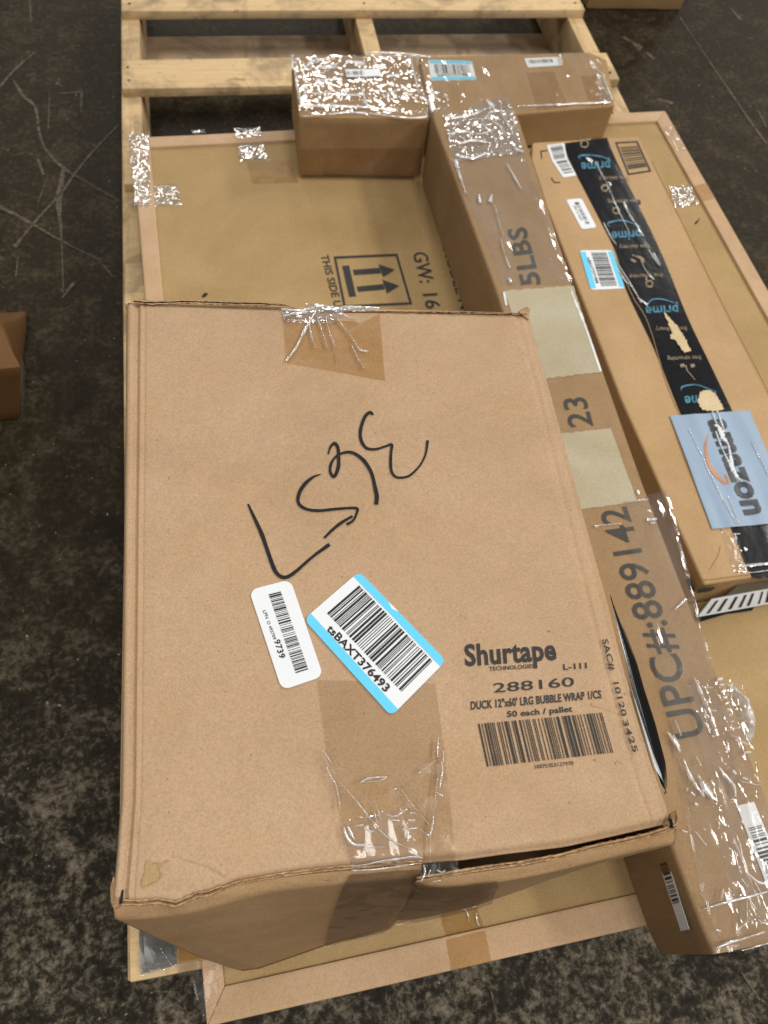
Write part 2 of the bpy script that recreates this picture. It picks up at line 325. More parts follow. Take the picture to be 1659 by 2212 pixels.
def sheet(name, surf, q, off, mat, parent, r=0.0, th=0.00035, nu=6, nv=6, label=None, jag=0.0):
    """a sticker or paper: corners in order top-left, top-right, bottom-right, bottom-left"""
    c = [surf(p, 0) for p in q]; W_ = (c[1] - c[0]).length; H_ = (c[3] - c[0]).length
    ru, rv = (r / W_, r / H_) if r else (0, 0)
    pts = []
    for (cu, cv, a0) in ((ru, rv, 180), (1 - ru, rv, 270), (1 - ru, 1 - rv, 0), (ru, 1 - rv, 90)):
        if r:
            for k in range(7):
                a = math.radians(a0 + 15 * k); pts.append((cu + ru * math.cos(a), cv + rv * math.sin(a)))
        else: pts.append((cu, cv))
    full = []
    for i, p in enumerate(pts):                          # subdivide the long sides
        n = pts[(i + 1) % len(pts)]; L = max(abs(n[0] - p[0]), abs(n[1] - p[1])); k = max(1, int(L * 10)) if not jag else max(1, int(L * 30))
        for j in range(k):
            t = j / k; full.append((p[0] + (n[0] - p[0]) * t + (random.uniform(-jag, jag) if j else 0), p[1] + (n[1] - p[1]) * t + (random.uniform(-jag, jag) if j else 0)))
    ctr = surf(bil(q, 0.5, 0.5), 0)
    top = [surf(bil(q, u, v), off) for u, v in full]; bot = [surf(bil(q, u, v), max(0.0, off - th)) for u, v in full]
    mid = surf(bil(q, 0.5, 0.5), off)
    n = len(full); vs = top + bot + [mid]
    fs = [(i, (i + 1) % n, 2 * n) for i in range(n)] + [(i, i + n, (i + 1) % n + n, (i + 1) % n) for i in range(n)]
    return mesh_obj(name, vs, fs, mat, parent, False, label)
def quad_uv(name, surf, q, rects, off, mat, parent, label=None):
    """flat print: rectangles given in the sheet's own (u, v)"""
    vs, fs = [], []
    for (u0, v0, u1, v1) in rects:
        k = len(vs); vs += [surf(bil(q, u, v), off) for u, v in ((u0, v0), (u1, v0), (u1, v1), (u0, v1))]; fs.append((k, k + 1, k + 2, k + 3))
    return mesh_obj(name, vs, fs, mat, parent, False, label)
def bars(seed, n, u0, v0, u1, v1, along='u', fill=0.55, jag=0):
    R = random.Random(seed); ws = []
    for i in range(n): ws += [R.choice([1, 1, 1, 2, 3]), R.choice([1, 1, 2, 2, 3])]
    T = sum(ws); out = []; x = 0
    for i in range(0, len(ws), 2):
        a, b = x / T, (x + ws[i]) / T; x += ws[i] + ws[i + 1]
        if along == 'u': out.append((u0 + (u1 - u0) * a, v0, u0 + (u1 - u0) * b, v1))
        else: out.append((u0, v0 + (v1 - v0) * a, u1, v0 + (v1 - v0) * b))
    return out
_tc = {}
def text_mesh(s, bold):
    c = bpy.data.curves.new('t', 'FONT'); c.body = s; c.size = 1.0; c.offset = bold; c.resolution_u = 3
    c.space_character = 1.0 + bold * 1.5
    o = bpy.data.objects.new('t', c); COL.objects.link(o)
    dg = bpy.context.evaluated_depsgraph_get(); me = bpy.data.meshes.new_from_object(o.evaluated_get(dg))
    vs = [v.co.copy() for v in me.vertices]; fs = [tuple(p.vertices) for p in me.polygons]
    bpy.data.objects.remove(o); bpy.data.curves.remove(c); bpy.data.meshes.remove(me); return vs, fs
def text(name, s, surf, b0, b1, up, mat, parent, off=0.0009, bold=0.0, ref='H'):
    bold += 0.009
    vs, fs = text_mesh(s, bold); rv, _ = text_mesh(ref, bold)
    h = max(v.y for v in rv) - max(0, 0); x0 = min(v.x for v in vs); x1 = max(v.x for v in vs)
    out = []
    B0, B1 = Vector((b0[0], b0[1])), Vector((b1[0], b1[1])); U = Vector((up[0], up[1]))
    P0 = surf(b0, 0); PX = surf(b1, 0) - P0; PU = surf((b0[0] + up[0], b0[1] + up[1]), 0) - P0
    PU1 = surf((b1[0] + up[0], b1[1] + up[1]), 0) - surf(b1, 0); PU = PU * 0.5 + PU1 * 0.5
    for v in vs:
        P = P0 + PX * ((v.x - x0) / (x1 - x0)) + PU * (v.y / h)
        if isinstance(surf, HS):
            P.z = surf.z + (wob(P.x, P.y, surf.z) if surf.w else 0) + off
        elif isinstance(surf, VS): P = P + surf.n * off
        else: P = surf.lift(P, off)
        out.append(P)
    return mesh_obj(name, out, fs, mat, parent)
def smooth_pts(pts, n=6):
    P = [Vector((p[0], p[1])) for p in pts]
    if len(P) < 3: return P
    out = []
    for i in range(len(P) - 1):
        a = P[i - 1] if i else P[0] * 2 - P[1]; b, c = P[i], P[i + 1]; e = P[i + 2] if i + 2 < len(P) else P[-1] * 2 - P[-2]
        for k in range(n):
            t = k / n; out.append(0.5 * ((2 * b) + (c - a) * t + (2 * a - 5 * b + 4 * c - e) * t * t + (-a + 3 * b - 3 * c + e) * t ** 3))
    out.append(P[-1]); return out
def stroke(name, surf, pts, widths, off, mat, parent, h=0.0, jit=0.0, n=6, label=None, multi=None):
    """a drawn line or, with h, a raised fold of film; pts in the picture plane of the surface"""
    if multi and name not in ('film_fold', 'tape_crackle', 'marker_writing'):
        for p_, w_ in multi: stroke(name, surf, p_, w_, off, mat, parent, h, jit, n, label)
        return
    groups = multi if multi else [(pts, widths)]
    vs, fs = [], []
    for pts, widths in groups:
        P = smooth_pts(pts, n); L = len(P)
        k0 = len(vs)
        for i, p in enumerate(P):
            t = (P[min(i + 1, L - 1)] - P[max(i - 1, 0)]); t = t.normalized() if t.length else Vector((1, 0)); nrm = Vector((-t.y, t.x))
            f = i / (L - 1) * (len(widths) - 1); a = int(min(f, len(widths) - 2)) if len(widths) > 1 else 0
            w = widths[0] if len(widths) == 1 else widths[a] + (widths[a + 1] - widths[a]) * (f - a)
            w *= 1 + random.uniform(-jit, jit); w /= 2
            L_ = p - nrm * w; R_ = p + nrm * w
            if h: vs += [surf(L_, off), surf(p - nrm * w * 0.5, off + h * 0.8), surf(p, off + h), surf(p + nrm * w * 0.5, off + h * 0.8), surf(R_, off)]
            else: vs += [surf(L_, off), surf(R_, off)]
        m_ = 5 if h else 2
        for i in range(L - 1):
            for j in range(m_ - 1):
                a = k0 + i * m_ + j; fs.append((a, a + 1, a + m_ + 1, a + m_))
    return mesh_obj(name, vs, fs, mat, parent, bool(h), label, 'stuff' if (multi and name in ('film_fold', 'tape_crackle')) else None)
def filmpatch(name, surf, q, mat, parent, off=0.0012, amp=0.0012, sc=55, nu=40, nv=40, jag=0.012, seed=0, stretch=(1, 1), label=None, kind=None):
    vs, fs = [], []
    for j in range(nv + 1):
        for i in range(nu + 1):
            u, v = i / nu, j / nv
            if i in (0, nu): u += random.uniform(-jag, jag)
            if j in (0, nv): v += random.uniform(-jag, jag)
            P = surf(bil(q, u, v), 0)
            w = noise.noise(Vector((P.x * sc * stretch[0], P.y * sc * stretch[1], P.z * sc + seed)))
            w2 = noise.noise(Vector((P.x * sc * 2.3 * stretch[0] + 9, P.y * sc * 2.3 * stretch[1], P.z * sc + seed)))
            e = min(1, min(i, nu - i, j, nv - j) / 2.0)
            vs.append(surf(bil(q, u, v), off + e * min(amp, 0.0011) * ((1 - 2 * abs(w)) * 0.8 + (1 - 2 * abs(w2)) * 0.4 + 0.2)))
    for j in range(nv):
        for i in range(nu):
            a = j * (nu + 1) + i; fs.append((a, a + 1, a + nu + 2, a + nu + 1))
    return mesh_obj(name, vs, fs, mat, parent, False, label, kind)
def polyline(pts, x):                                 # y of a polyline at x
    for a, b in zip(pts, pts[1:]):
        if x <= b[0]: return a[1] + (b[1] - a[1]) * (x - a[0]) / (b[0] - a[0])
    return pts[-1][1]
def lp(a, b, t): return (a[0] + (b[0] - a[0]) * t, a[1] + (b[1] - a[1]) * t)

# ------------------------------------------------------------------ floor
fl = mesh_obj('floor', [(-14, -8, 0), (16, -8, 0), (16, 22, 0), (-14, 22, 0)], [(0, 1, 2, 3)], 'floor')
tag(fl, None, kind='structure')
G0 = HS(0.0, False)
h5 = lambda L: [(x * 0.5, y * 0.5) for x, y in L]
h6 = lambda L: [(1261.8 + x * 0.2394, y * 0.2394) for x, y in L]
for L, w in ((h5([(60, 350), (100, 415), (155, 470), (170, 570), (200, 650), (275, 730), (350, 775), (515, 870)]), [3, 7, 5, 4, 3, 6, 2, 2]),
             (h5([(510, 545), (400, 660), (320, 760), (270, 830), (150, 965), (65, 1070)]), [2, 3, 4, 4, 3, 5]),
             (h5([(0, 895), (130, 965), (270, 1045), (440, 1130)]), [6, 5, 3, 1]),
             (h5([(150, 230), (60, 310), (0, 380)]), [2, 4, 4]),
             (h5([(275, 735), (255, 880), (265, 1000), (275, 1250)]), [8, 9, 3, 2]),
             (h5([(355, 390), (350, 490)]), [6, 4]), (h5([(250, 408), (360, 400)]), [1, 3]), (h5([(165, 690), (190, 760)]), [5, 7]),
             (h5([(130, 0), (135, 95)]), [3, 5]), (h5([(320, 1225), (270, 1290)]), [6, 3]), (h5([(215, 400), (210, 560)]), [1, 2]),
             (h5([(80, 1110), (70, 1200)]), [2, 3]), (h5([(430, 1130), (490, 1200)]), [2, 3]), (h5([(210, 760), (165, 880)]), [1, 2]),
             (h6([(860, 160), (1060, 460), (1180, 640), (1380, 930), (1480, 1080), (1640, 1300)]), [2, 1.5, 2.5, 2, 3, 2]),
             (h6([(350, 340), (430, 390), (510, 450)]), [3, 4, 9]), (h6([(560, 480), (630, 540)]), [2, 5]),
             (h6([(1560, 990), (1640, 1150)]), [2, 3]), (h6([(1320, 80), (1410, 185)]), [3, 5]), (h6([(660, 900), (800, 940)]), [6, 4]),
             ([(1600, 2100), (1640, 2160)], [2, 3]), ([(1060, 2140), (1075, 2205)], [2, 4])):
    o = stroke('scratch', G0, L, [v_ * 1.35 for v_ in w], 0.002, 'scratch', fl, jit=0.35)

# ------------------------------------------------------------------ pallet
pal = thing('wood_pallet', (0.33, 0.95, 0), 'pale softwood pallet on the dark floor, under all the cartons', 'pallet')
for (y0, y1, mt, sk, xa) in ((1.752, 1.845, 'wood', 0.0, -0.182), (1.490, 1.582, 'wood', 0.004, -0.182), (1.215, 1.305, 'wood', 0, -0.18), (0.93, 1.02, 'wood', 0, -0.18),
                     (0.62, 0.71, 'wood', 0, -0.18), (0.30, 0.39, 'wood', 0, -0.18), (0.002, 0.095, 'wood', 0, -0.181), (1.93, 2.02, 'wood', 0, -0.182)):
    block('deck_board', xa, 0.836 + 0.002 * sk, y0, y1, 0.122, 0.14, mt, pal, 0.0015, 3, 0.0014, rot=sk)
for x in (-0.186, 0.310, 0.800):
    block('stringer', x, x + 0.037, 0.004, 2.02, 0.0185, 0.1215, 'wood_y', pal, 0.0015, 3, 0.001)
for y0, y1 in ((1.785, 1.875), (1.42, 1.51), (0.95, 1.04), (0.50, 0.59), (0.01, 0.10)):
    block('bottom_board', -0.18, 0.834, y0, y1, 0.001, 0.018, 'wood_dirty', pal, 0.0015, 2, 0.001)
def nail(x, y):
    bm = bmesh.new(); bmesh.ops.create_cone(bm, cap_ends=True, segments=10, radius1=0.0028, radius2=0.0025, depth=0.0012, matrix=Matrix.Translation((x, y, 0.1408)))
    return bm_obj('nail', bm, 'black_plastic', pal)
for y in (1.80, 1.535):
    for x in (-0.168, 0.33, 0.818):
        for dy in (-0.022, 0.02): nail(x + random.uniform(-.004, .004), y + dy)
# grey film snagged over the front left corner of the pallet
filmpatch('grey_film', HS(0.1425, False), [(300, 1985), (372, 1975), (383, 2084), (305, 2104)], 'grey_film', pal, 0.0015, 0.002, 25, 16, 16, 0.02)
stroke('film_fold', HS(0.146, False), [(345, 2045), (372, 2086)], [1, 2], 0.001, 'glint', pal, 0.001)
stroke('film_fold', HS(0.144, False), [(300, 2108), (345, 2098), (384, 2082)], [2, 5, 4], 0.001, 'strand', pal, 0.002)

# ------------------------------------------------------------------ wide flat panel carton
ZP = 0.17; ZI = 0.165
pan = thing('flat_carton', (0.37, 0.65, 0.14), 'wide flat framed carton lying on the pallet, printed with two upright arrows', 'carton')
SP = HS(ZP); SI = HS(ZI)
def g(x, y, z): return Vector((x, y, z))
# outer corners (world) from the picture
OBL, OBR, OFL, OFR = g(-0.160, 1.297, ZP), g(0.871, 1.337, ZP), g(-0.103, -0.047, ZP), g(0.905, -0.02, ZP)
IBL, IBR, IFL, IFR = g(-0.129, 1.270, ZP), g(0.843, 1.306, ZP), g(-0.084, -0.016, ZP), g(0.877, 0.012, ZP)
lo = lambda p, z: Vector((p.x, p.y, z))
hexa('carton_face', [lo(p, ZI) for p in (IFL, IFR, IBR, IBL)], [lo(p, 0.1415) for p in (IFL, IFR, IBR, IBL)], 'panel_face', pan, 0.0, 14)
for nm, a in (('left', (OFL, IFL, IBL, OBL)), ('front', (OFL, OFR, IFR, IFL)), ('right', (IFR, OFR, OBR, IBR)), ('back', (IBL, IBR, OBR, OBL))):
    hexa('frame_rail', list(a), [lo(p, 0.1413) for p in a], 'panel_rail', pan, 0.0016, 8)
r2 = lambda L: [(603.5 + x * 0.6363, y * 0.6363) for x, y in L]
rr = lambda L: [(603.5 + x * 0.463, 109.7 + y * 0.463) for x, y in L]
# the upright-arrows mark
q = rr([(253, 962), (550, 948), (620, 1185), (300, 1200)])
quad_uv('arrow_frame', SI, q, [(0, 0, 1, 0.045), (0, 0.045, 0.035, 1), (0.965, 0.045, 1, 1), (0.035, 0.955, 0.965, 1)], 0.0009, 'ink', pan)
def px_poly(name, surf, polys, off, mat, parent):
    if len(polys) > 1 and name != 'arrow_mark':
        for P in polys: px_poly(name, surf, [P], off, mat, parent)
        return
    vs, fs = [], []
    if name in ('torn_patch', 'torn_liner'):
        rough = []
        for P in polys:
            Q = []
            for a_, b_ in zip(P, P[1:] + P[:1]):
                L_ = math.hypot(b_[0] - a_[0], b_[1] - a_[1]); nn_ = max(1, int(L_ / 3.5))
                for t_ in range(nn_): Q.append((a_[0] + (b_[0] - a_[0]) * t_ / nn_ + random.uniform(-1.6, 1.6), a_[1] + (b_[1] - a_[1]) * t_ / nn_ + random.uniform(-1.6, 1.6)))
            rough.append(Q)
        polys = rough
    for P in polys:
        k = len(vs); vs += [surf(p, off) for p in P]; fs.append(tuple(range(k, k + len(P))))
    return mesh_obj(name, vs, fs, mat, parent)
px_poly('arrow_mark', SI, [rr([(293, 1006), (325, 1004), (358, 1147), (326, 1150)]),
    rr([(343, 1024), (468, 1015), (474, 1040), (349, 1048)]), rr([(462, 998), (538, 1024), (484, 1058)]),
    rr([(361, 1102), (485, 1090), (492, 1115), (367, 1126)]), rr([(480, 1070), (560, 1098), (502, 1134)])], 0.0010, 'ink', pan)
a, b = (693, 552), (726, 677); text('printed_text', 'THIS SIDE UP', SI, a, b, (16.5, -1), 'ink', pan, bold=0.01)
a, b = (891, 546), (921, 668); text('printed_text', 'GW:', SI, a, (907, 612), (31, -2), 'ink', pan, bold=0.0); text('printed_text', '16', SI, (913, 636), b, (31, -2), 'ink', pan, bold=0.0)
a, b = rr([(762, 925), (880, 1330)]); text('printed_text', 'MODEL NO: 1', SI, a, b, (20, -2), 'ink_faded', pan, bold=0.0)
# tape on the frame corners and edges
r4 = lambda L: [(246.9 + x * 0.2645, 246.9 + y * 0.2645) for x, y in L]
filmpatch('tape_piece', SP, r4([(118, 165), (285, 165), (298, 755), (165, 758)]), 'crinkle_h', pan, 0.0012, 0.002, 70, 26, 70, 0.03)
filmpatch('tape_piece', SI, r4([(292, 590), (505, 570), (545, 748), (296, 755)]), 'crinkle_h', pan, 0.0012, 0.002, 80, 36, 36, 0.03, 4, (0.6, 1.4))
filmpatch('tape_piece', SI, r4([(1000, 215), (1215, 200), (1260, 370), (1025, 385)]), 'crinkle_h', pan, 0.0012, 0.002, 70, 36, 30, 0.03, 8)
filmpatch('tape_piece', SP, r4([(985, 120), (1195, 110), (1200, 190), (1000, 195)]), 'crinkle_h', pan, 0.001, 0.0008, 70, 30, 12, 0.03, 9)
sheet('tape_piece', SI, r4([(1080, 395), (1420, 375), (1510, 560), (1130, 570)]), 0.0007, 'tape_brown', pan)
filmpatch('tape_piece', SP, r4([(630, 130), (740, 125), (740, 155), (640, 160)]), 'crinkle_h', pan, 0.001, 0.001, 70, 10, 6, 0.03, 9)
r8 = lambda L: [(1124.6 + x * 0.3221, 274.3 + y * 0.3221) for x, y in L]
filmpatch('tape_piece', SI, r8([(990, 400), (1140, 395), (1195, 520), (1035, 545)]), 'crinkle_h', pan, 0.0012, 0.0016, 90, 30, 30, 0.03, 12)
filmpatch('tape_piece', SP, r8([(1160, 395), (1255, 375), (1310, 480), (1210, 505)]), 'tape_brown', pan, 0.0009, 0.0008, 60, 20, 20, 0.02, 14)
filmpatch('tape_piece', SP, r8([(950, 0), (1035, 0), (1110, 155), (1035, 160)]), 'crinkle', pan, 0.001, 0.0016, 90, 20, 36, 0.02, 15)
# tape across the front rail
filmpatch('tape_piece', SP, [(963, 2030), (1048, 2010), (1062, 2078), (975, 2098)], 'tape_brown', pan, 0.0009, 0.0005, 40, 16, 16, 0.01, 21)
filmpatch('tape_piece', SI, [(950, 1975), (1030, 1958), (1046, 2003), (962, 2022)], 'tape_brown', pan, 0.0009, 0.0008, 40, 16, 16, 0.01, 22)
stroke('film_fold', SI, None, None, 0.001, 'glint', pan, 0.0015, multi=[([(1003, 1962), (1010, 1975), (1012, 1990)], [2, 5, 3]), ([(1028, 1972), (1030, 1990), (1035, 2000)], [3, 5, 3])])
# wrapped left front corner
filmpatch('film_wrap', SP, [(404, 2088), (470, 2084), (480, 2190), (440, 2208)], 'wrap_side', pan, 0.001, 0.0012, 25, 20, 20, 0.01, 23)
for pts in ([(436, 640), (442, 633), (450, 634), (446, 640), (438, 644)], [(1500, 482), (1507, 476), (1512, 470), (1508, 480), (1502, 486)]):
    px_poly('gouge', SI, [pts], 0.0008, 'kraft_inner' if False else 'marker', pan)

# ------------------------------------------------------------------ small cardboard sheet peeking out on the left
shp = thing('cardboard_sheet', tuple(at((430, 2040), 0.174)), 'brown taped cardboard corner peeking out below the big box, beside the grey film', 'cardboard sheet')
c = [at(p, 0.176, w=False) for p in ((366, 1975), (388, 2082), (476, 2069), (470, 1950))]
c = [c[1], c[2], g(0.05, 0.30, 0.176), g(-0.125, 0.30, 0.176)]
hexa('sheet_board', [lo(p, 0.1775) for p in c], [lo(p, 0.1722) for p in c], 'tee', shp, 0.0008, 4, False)
filmpatch('tape_piece', HS(0.1777, False), [(372, 2020), (450, 2030), (474, 2066), (388, 2078)], 'tape_brown', shp, 0.0008, 0.0008, 30, 12, 12, 0.0)

# ------------------------------------------------------------------ long carton (the one with the UPC print)
ZB = 0.30; SB = HS(ZB)
beam = thing('long_carton', (0.41, 0.55, 0.17), 'long narrow carton printed 5LBS and UPC, running beside the big box', 'carton')
bt = [g(0.356, -0.058, ZB), g(0.452, -0.078, ZB), g(0.461, 0.40, ZB), g(0.472, 1.155, ZB), g(0.334, 1.140, ZB), g(0.348, 0.6, ZB)]
def prism(name, top, zb, mat, parent, bev, cuts, shrink=0.0):
    bm = bmesh.new(); n = len(top); tv = [bm.verts.new(p) for p in top]; bv = [bm.verts.new((p.x, p.y, zb)) for p in top]
    bm.faces.new(tv); bm.faces.new(bv[::-1])
    for i in range(n): bm.faces.new((tv[i], bv[i], bv[(i + 1) % n], tv[(i + 1) % n]))
    bmesh.ops.recalc_face_normals(bm, faces=bm.faces)
    bmesh.ops.bevel(bm, geom=list(bm.edges), offset=bev, segments=3, profile=0.5, affect='EDGES')
    return bm
def loft_box(name, A, B, zt, zb, mat, parent, n=60, m_=10, r=0.004, endround=0.0, bulge=0.0):
    """A: list of (y, xleft, xright) sections front to back; rounded long edges"""
    ys = [a[0] for a in A]; secs = []
    y0, y1 = A[0][0], A[-1][0]
    def lr(y):
        for p, q_ in zip(A, A[1:]):
            if y <= q_[0]:
                t = (y - p[0]) / (q_[0] - p[0]); return p[1] + (q_[1] - p[1]) * t, p[2] + (q_[2] - p[2]) * t
        return A[-1][1], A[-1][2]
    vs, fs = [], []
    prof = []
    for i in range(n + 1):
        t = i / n; y = y0 + (y1 - y0) * t
        l, r_ = lr(y); e = 0
        pts = []
        k = 3
        pts += [(l, zb)] + [(l, zb + (zt - zb) * j / 4) for j in range(1, 4)] + [(l, zt - r), (l + r * 0.3, zt - r * 0.3), (l + r, zt)]
        pts += [(l + r + (r_ - l - 2 * r) * j / m_, zt) for j in range(1, m_)]
        pts += [(r_ - r, zt), (r_ - r * 0.3, zt - r * 0.3), (r_, zt - r)] + [(r_, zt - (zt - zb) * j / 4) for j in range(1, 4)] + [(r_, zb)]
        P = len(pts)
        yb = {0: 0.004, 1: 0.001}.get(min(i, n - i), 0.0)
        for (x, z) in pts:
            zz = z + wob(x, y, zt) * (1 if z > zt - 0.01 else 0.5)
            f = (yb / 0.004) * 0.004
            cx_ = (l + r_) / 2
            x_ = x + (cx_ - x) * (f / 0.06); z_ = zz - f * 0.7 if z > zt - 0.01 else zz
            vs.append((x_, y, z_))
    for i in range(n):
        for j in range(P - 1):
            a = i * P + j; fs.append((a, a + 1, a + P + 1, a + P))
        fs.append((i * P, i * P + P, i * P + 2 * P - 1, i * P + P - 1))
    fs.append(tuple(range(P - 1, -1, -1))); fs.append(tuple(range(n * P, n * P + P)))
    o = mesh_obj(name, vs, fs, mat, parent, True)
    try: o.data.set_sharp_from_angle(angle=math.radians(45))
    except Exception: pass
    return o
loft_box('carton_body', [(-0.062, 0.358, 0.462), (0.03, 0.352, 0.466), (0.25, 0.352, 0.461), (0.42, 0.352, 0.460), (0.75, 0.352, 0.466), (1.165, 0.336, 0.484)], None, ZB, 0.1725, 'beam', beam, 60, 10, 0.004)
# pale paper patches
for q in ([(1087, 629), (1238, 617), (1299, 805), (1165, 820)], [(1205, 937), (1319, 926), (1377, 1084), (1250, 1101)]):
    sheet('paper_patch', SB, q, 0.0007, 'patch', beam, jag=0.006)
stroke('torn_edge', SB, None, None, 0.0009, 'label_white', beam, multi=[([(1232, 622), (1244, 655), (1262, 700), (1297, 803)], [1, 4, 4, 3]), ([(1088, 632), (1094, 660)], [4, 3])], jit=0.6)
text('printed_text', 'UPC#:889142', SB, (1524, 1586), (1352, 1094), (-62, 10), 'ink_faded', beam, bold=0.0)
text('printed_text', '23', SB, (1281, 920), (1264, 858), (-50, 4), 'ink_faded', beam)
text('printed_text', '5LBS', SB, (1168, 614), (1134, 490), (-40, 5), 'ink_faded', beam, bold=0.012)
# left face label, long barcode sliver
SL = VS((0.3545, 0.0, 0.2), (-1, 0, 0))
q = [(1412, 1824), (1432, 1817), (1491, 2007), (1473, 2011)]
st = sheet('barcode_label', SL, q, 0.0012, 'label_white', beam, label='narrow barcode label on the shaded left side')
quad_uv('barcode', SL, q, bars(31, 18, 0.15, 0.12, 0.9, 0.70, 'v'), 0.0018, 'ink_solid', st)
q = [(1591, 1741), (1628, 1732), (1735, 1990), (1690, 2003)]
st = sheet('barcode_label', SB, q, 0.0010, 'label_white', beam, label='white barcode label on the top at the right edge of the photo')
quad_uv('barcode', SB, q, bars(32, 26, 0.15, 0.19, 0.88, 0.85, 'v'), 0.0014, 'ink_solid', st)
# stretch wrap on the carton
filmpatch('stretch_wrap', SB, [(1340, 1090), (1440, 1060), (1690, 2045), (1540, 2060)], 'wrap', beam, 0.0026, 0.0012, 22, 30, 130, 0.0, 31, (1, 0.5))
filmpatch('stretch_wrap', SB, rr([(800, 500), (1140, 480), (1370, 1090), (1040, 1100)]), 'wrap', beam, 0.0020, 0.0008, 22, 24, 60, 0.0, 32, (1, 0.5))
filmpatch('stretch_wrap', SB, [(1480, 1480), (1600, 1470), (1700, 1990), (1590, 2000)], 'crinkle', beam, 0.0042, 0.0016, 45, 40, 120, 0.02, 33, (1.4, 0.5))
filmpatch('film_wad', SB, rr([(760, 300), (1085, 262), (1137, 480), (815, 525)]), 'wad', beam, 0.002, 0.004, 70, 60, 50, 0.012, 34)
rb = lambda L: [(1371.5 + x * 0.2108, 1344 + y * 0.2108) for x, y in L]
folds = [([(580, 580), (640, 700), (710, 860), (770, 1000), (820, 1180)], [2, 8, 9, 7, 9]), ([(310, 1140), (400, 1260), (440, 1350)], [4, 8, 3]), ([(370, 1170), (430, 1290)], [4, 7]),
    ([(470, 1410), (530, 1560), (600, 1680), (680, 1800)], [2, 8, 8, 3]), ([(620, 1580), (700, 1700), (790, 1830)], [5, 16, 6]), ([(600, 1390), (650, 1480)], [6, 4]),
    ([(830, 1490), (900, 1580), (990, 1690), (1005, 1800)], [2, 8, 7, 4]), ([(690, 1040), (750, 1130)], [3, 8]), ([(390, 1020), (450, 1180)], [2, 4]),
    ([(900, 1130), (1060, 1090)], [3, 4]), ([(960, 1170), (1130, 1270)], [3, 6]), ([(1060, 1640), (1290, 1690)], [2, 2]), ([(1090, 1345), (1160, 1345)], [6, 4]),
    ([(975, 1530), (1010, 1570)], [5, 4]), ([(1080, 1600), (1130, 1620)], [5, 4]), ([(550, 1750), (590, 1790)], [5, 3]), ([(590, 1860), (620, 1890)], [6, 6]),
    ([(500, 1750), (515, 1710)], [2, 4]), ([(660, 1720), (680, 1790)], [4, 5]), ([(670, 920), (710, 910)], [2, 3]), ([(750, 915), (810, 925)], [5, 3]), ([(720, 690), (770, 680)], [2, 4])]
stroke('film_fold', SB, None, None, 0.0045, 'glint', beam, 0.0022, multi=[(rb(p), w) for p, w in folds], jit=0.35, n=8)
rd = lambda L: [(1289.2 + x * 0.2229, 1728 + y * 0.2229) for x, y in L]
folds2 = [([(1010, 1060), (1180, 1010), (1430, 945), (1659, 885)], [3, 5, 5, 4]), ([(1130, 1440), (1260, 1385), (1400, 1345), (1600, 1280)], [3, 6, 4, 6]), ([(1380, 1460), (1600, 1400), (1700, 1380)], [2, 4, 2]),
    ([(1200, 870), (1180, 980)], [4, 2]), ([(1430, 710), (1540, 800), (1620, 815)], [3, 6, 6]), ([(1380, 770), (1440, 860)], [3, 2]), ([(930, 310), (1040, 450)], [3, 2]), ([(1010, 290), (1030, 295)], [4, 4]),
    ([(1300, 380), (1350, 500), (1400, 640)], [2, 3, 1]), ([(1440, 1180), (1360, 1240)], [2, 3]), ([(1130, 1260), (1170, 1270)], [4, 4]), ([(1540, 1165), (1600, 1195), (1659, 1180)], [3, 3, 3]),
    ([(970, 890), (1030, 980)], [1, 4]), ([(1430, 880), (1430, 1200)], [1, 1.5]), ([(1230, 1390), (1330, 1360)], [5, 7]), ([(800, 300), (850, 320)], [3, 5])]
stroke('film_fold', SB, None, None, 0.0045, 'glint', beam, 0.002, multi=[(rd(p), w) for p, w in folds2], jit=0.35, n=8)
lad = [([(820 + i * 19, 600 + i * 62 + random.uniform(-8, 8)), (872 + i * 16, 592 + i * 62)], [5, 8]) for i in range(8)]
stroke('film_fold', SB, None, None, 0.0045, 'glint', beam, 0.002, multi=[(rb(p), w) for p, w in lad], jit=0.3)
f3 = [([(1284, 1139), (1340, 1133)], [1, 2]), ([(1396, 1125), (1416, 1124)], [5, 5]), ([(1403, 1133), (1413, 1132)], [4, 3]), ([(1375, 1062), (1379, 1072)], [5, 2]), ([(1454, 1320), (1472, 1303), (1480, 1296)], [3, 6, 5]), ([(1283, 1140), (1290, 1139)], [5, 4]), ([(1340, 1087), (1398, 1082)], [1, 2])]
stroke('film_fold', SB, None, None, 0.003, 'glint', beam, 0.0015, multi=f3, jit=0.3)
f4 = [(rr([(930, 680), (935, 720)]), [4, 7]), (rr([(990, 680), (980, 715)]), [4, 8]), (rr([(1000, 720), (1030, 830), (1045, 880)]), [1, 2, 1]), (rr([(1030, 880), (1050, 960), (1075, 1025)]), [3, 1.5, 3]), (rr([(820, 520), (840, 590), (870, 680)]), [7, 5, 2]), (rr([(1060, 540), (1090, 590), (1128, 655)]), [2, 3, 3]), (rr([(1070, 1070), (1078, 1090)]), [4, 5])]
stroke('film_fold', SB, None, None, 0.003, 'glint', beam, 0.0015, multi=f4, jit=0.4)
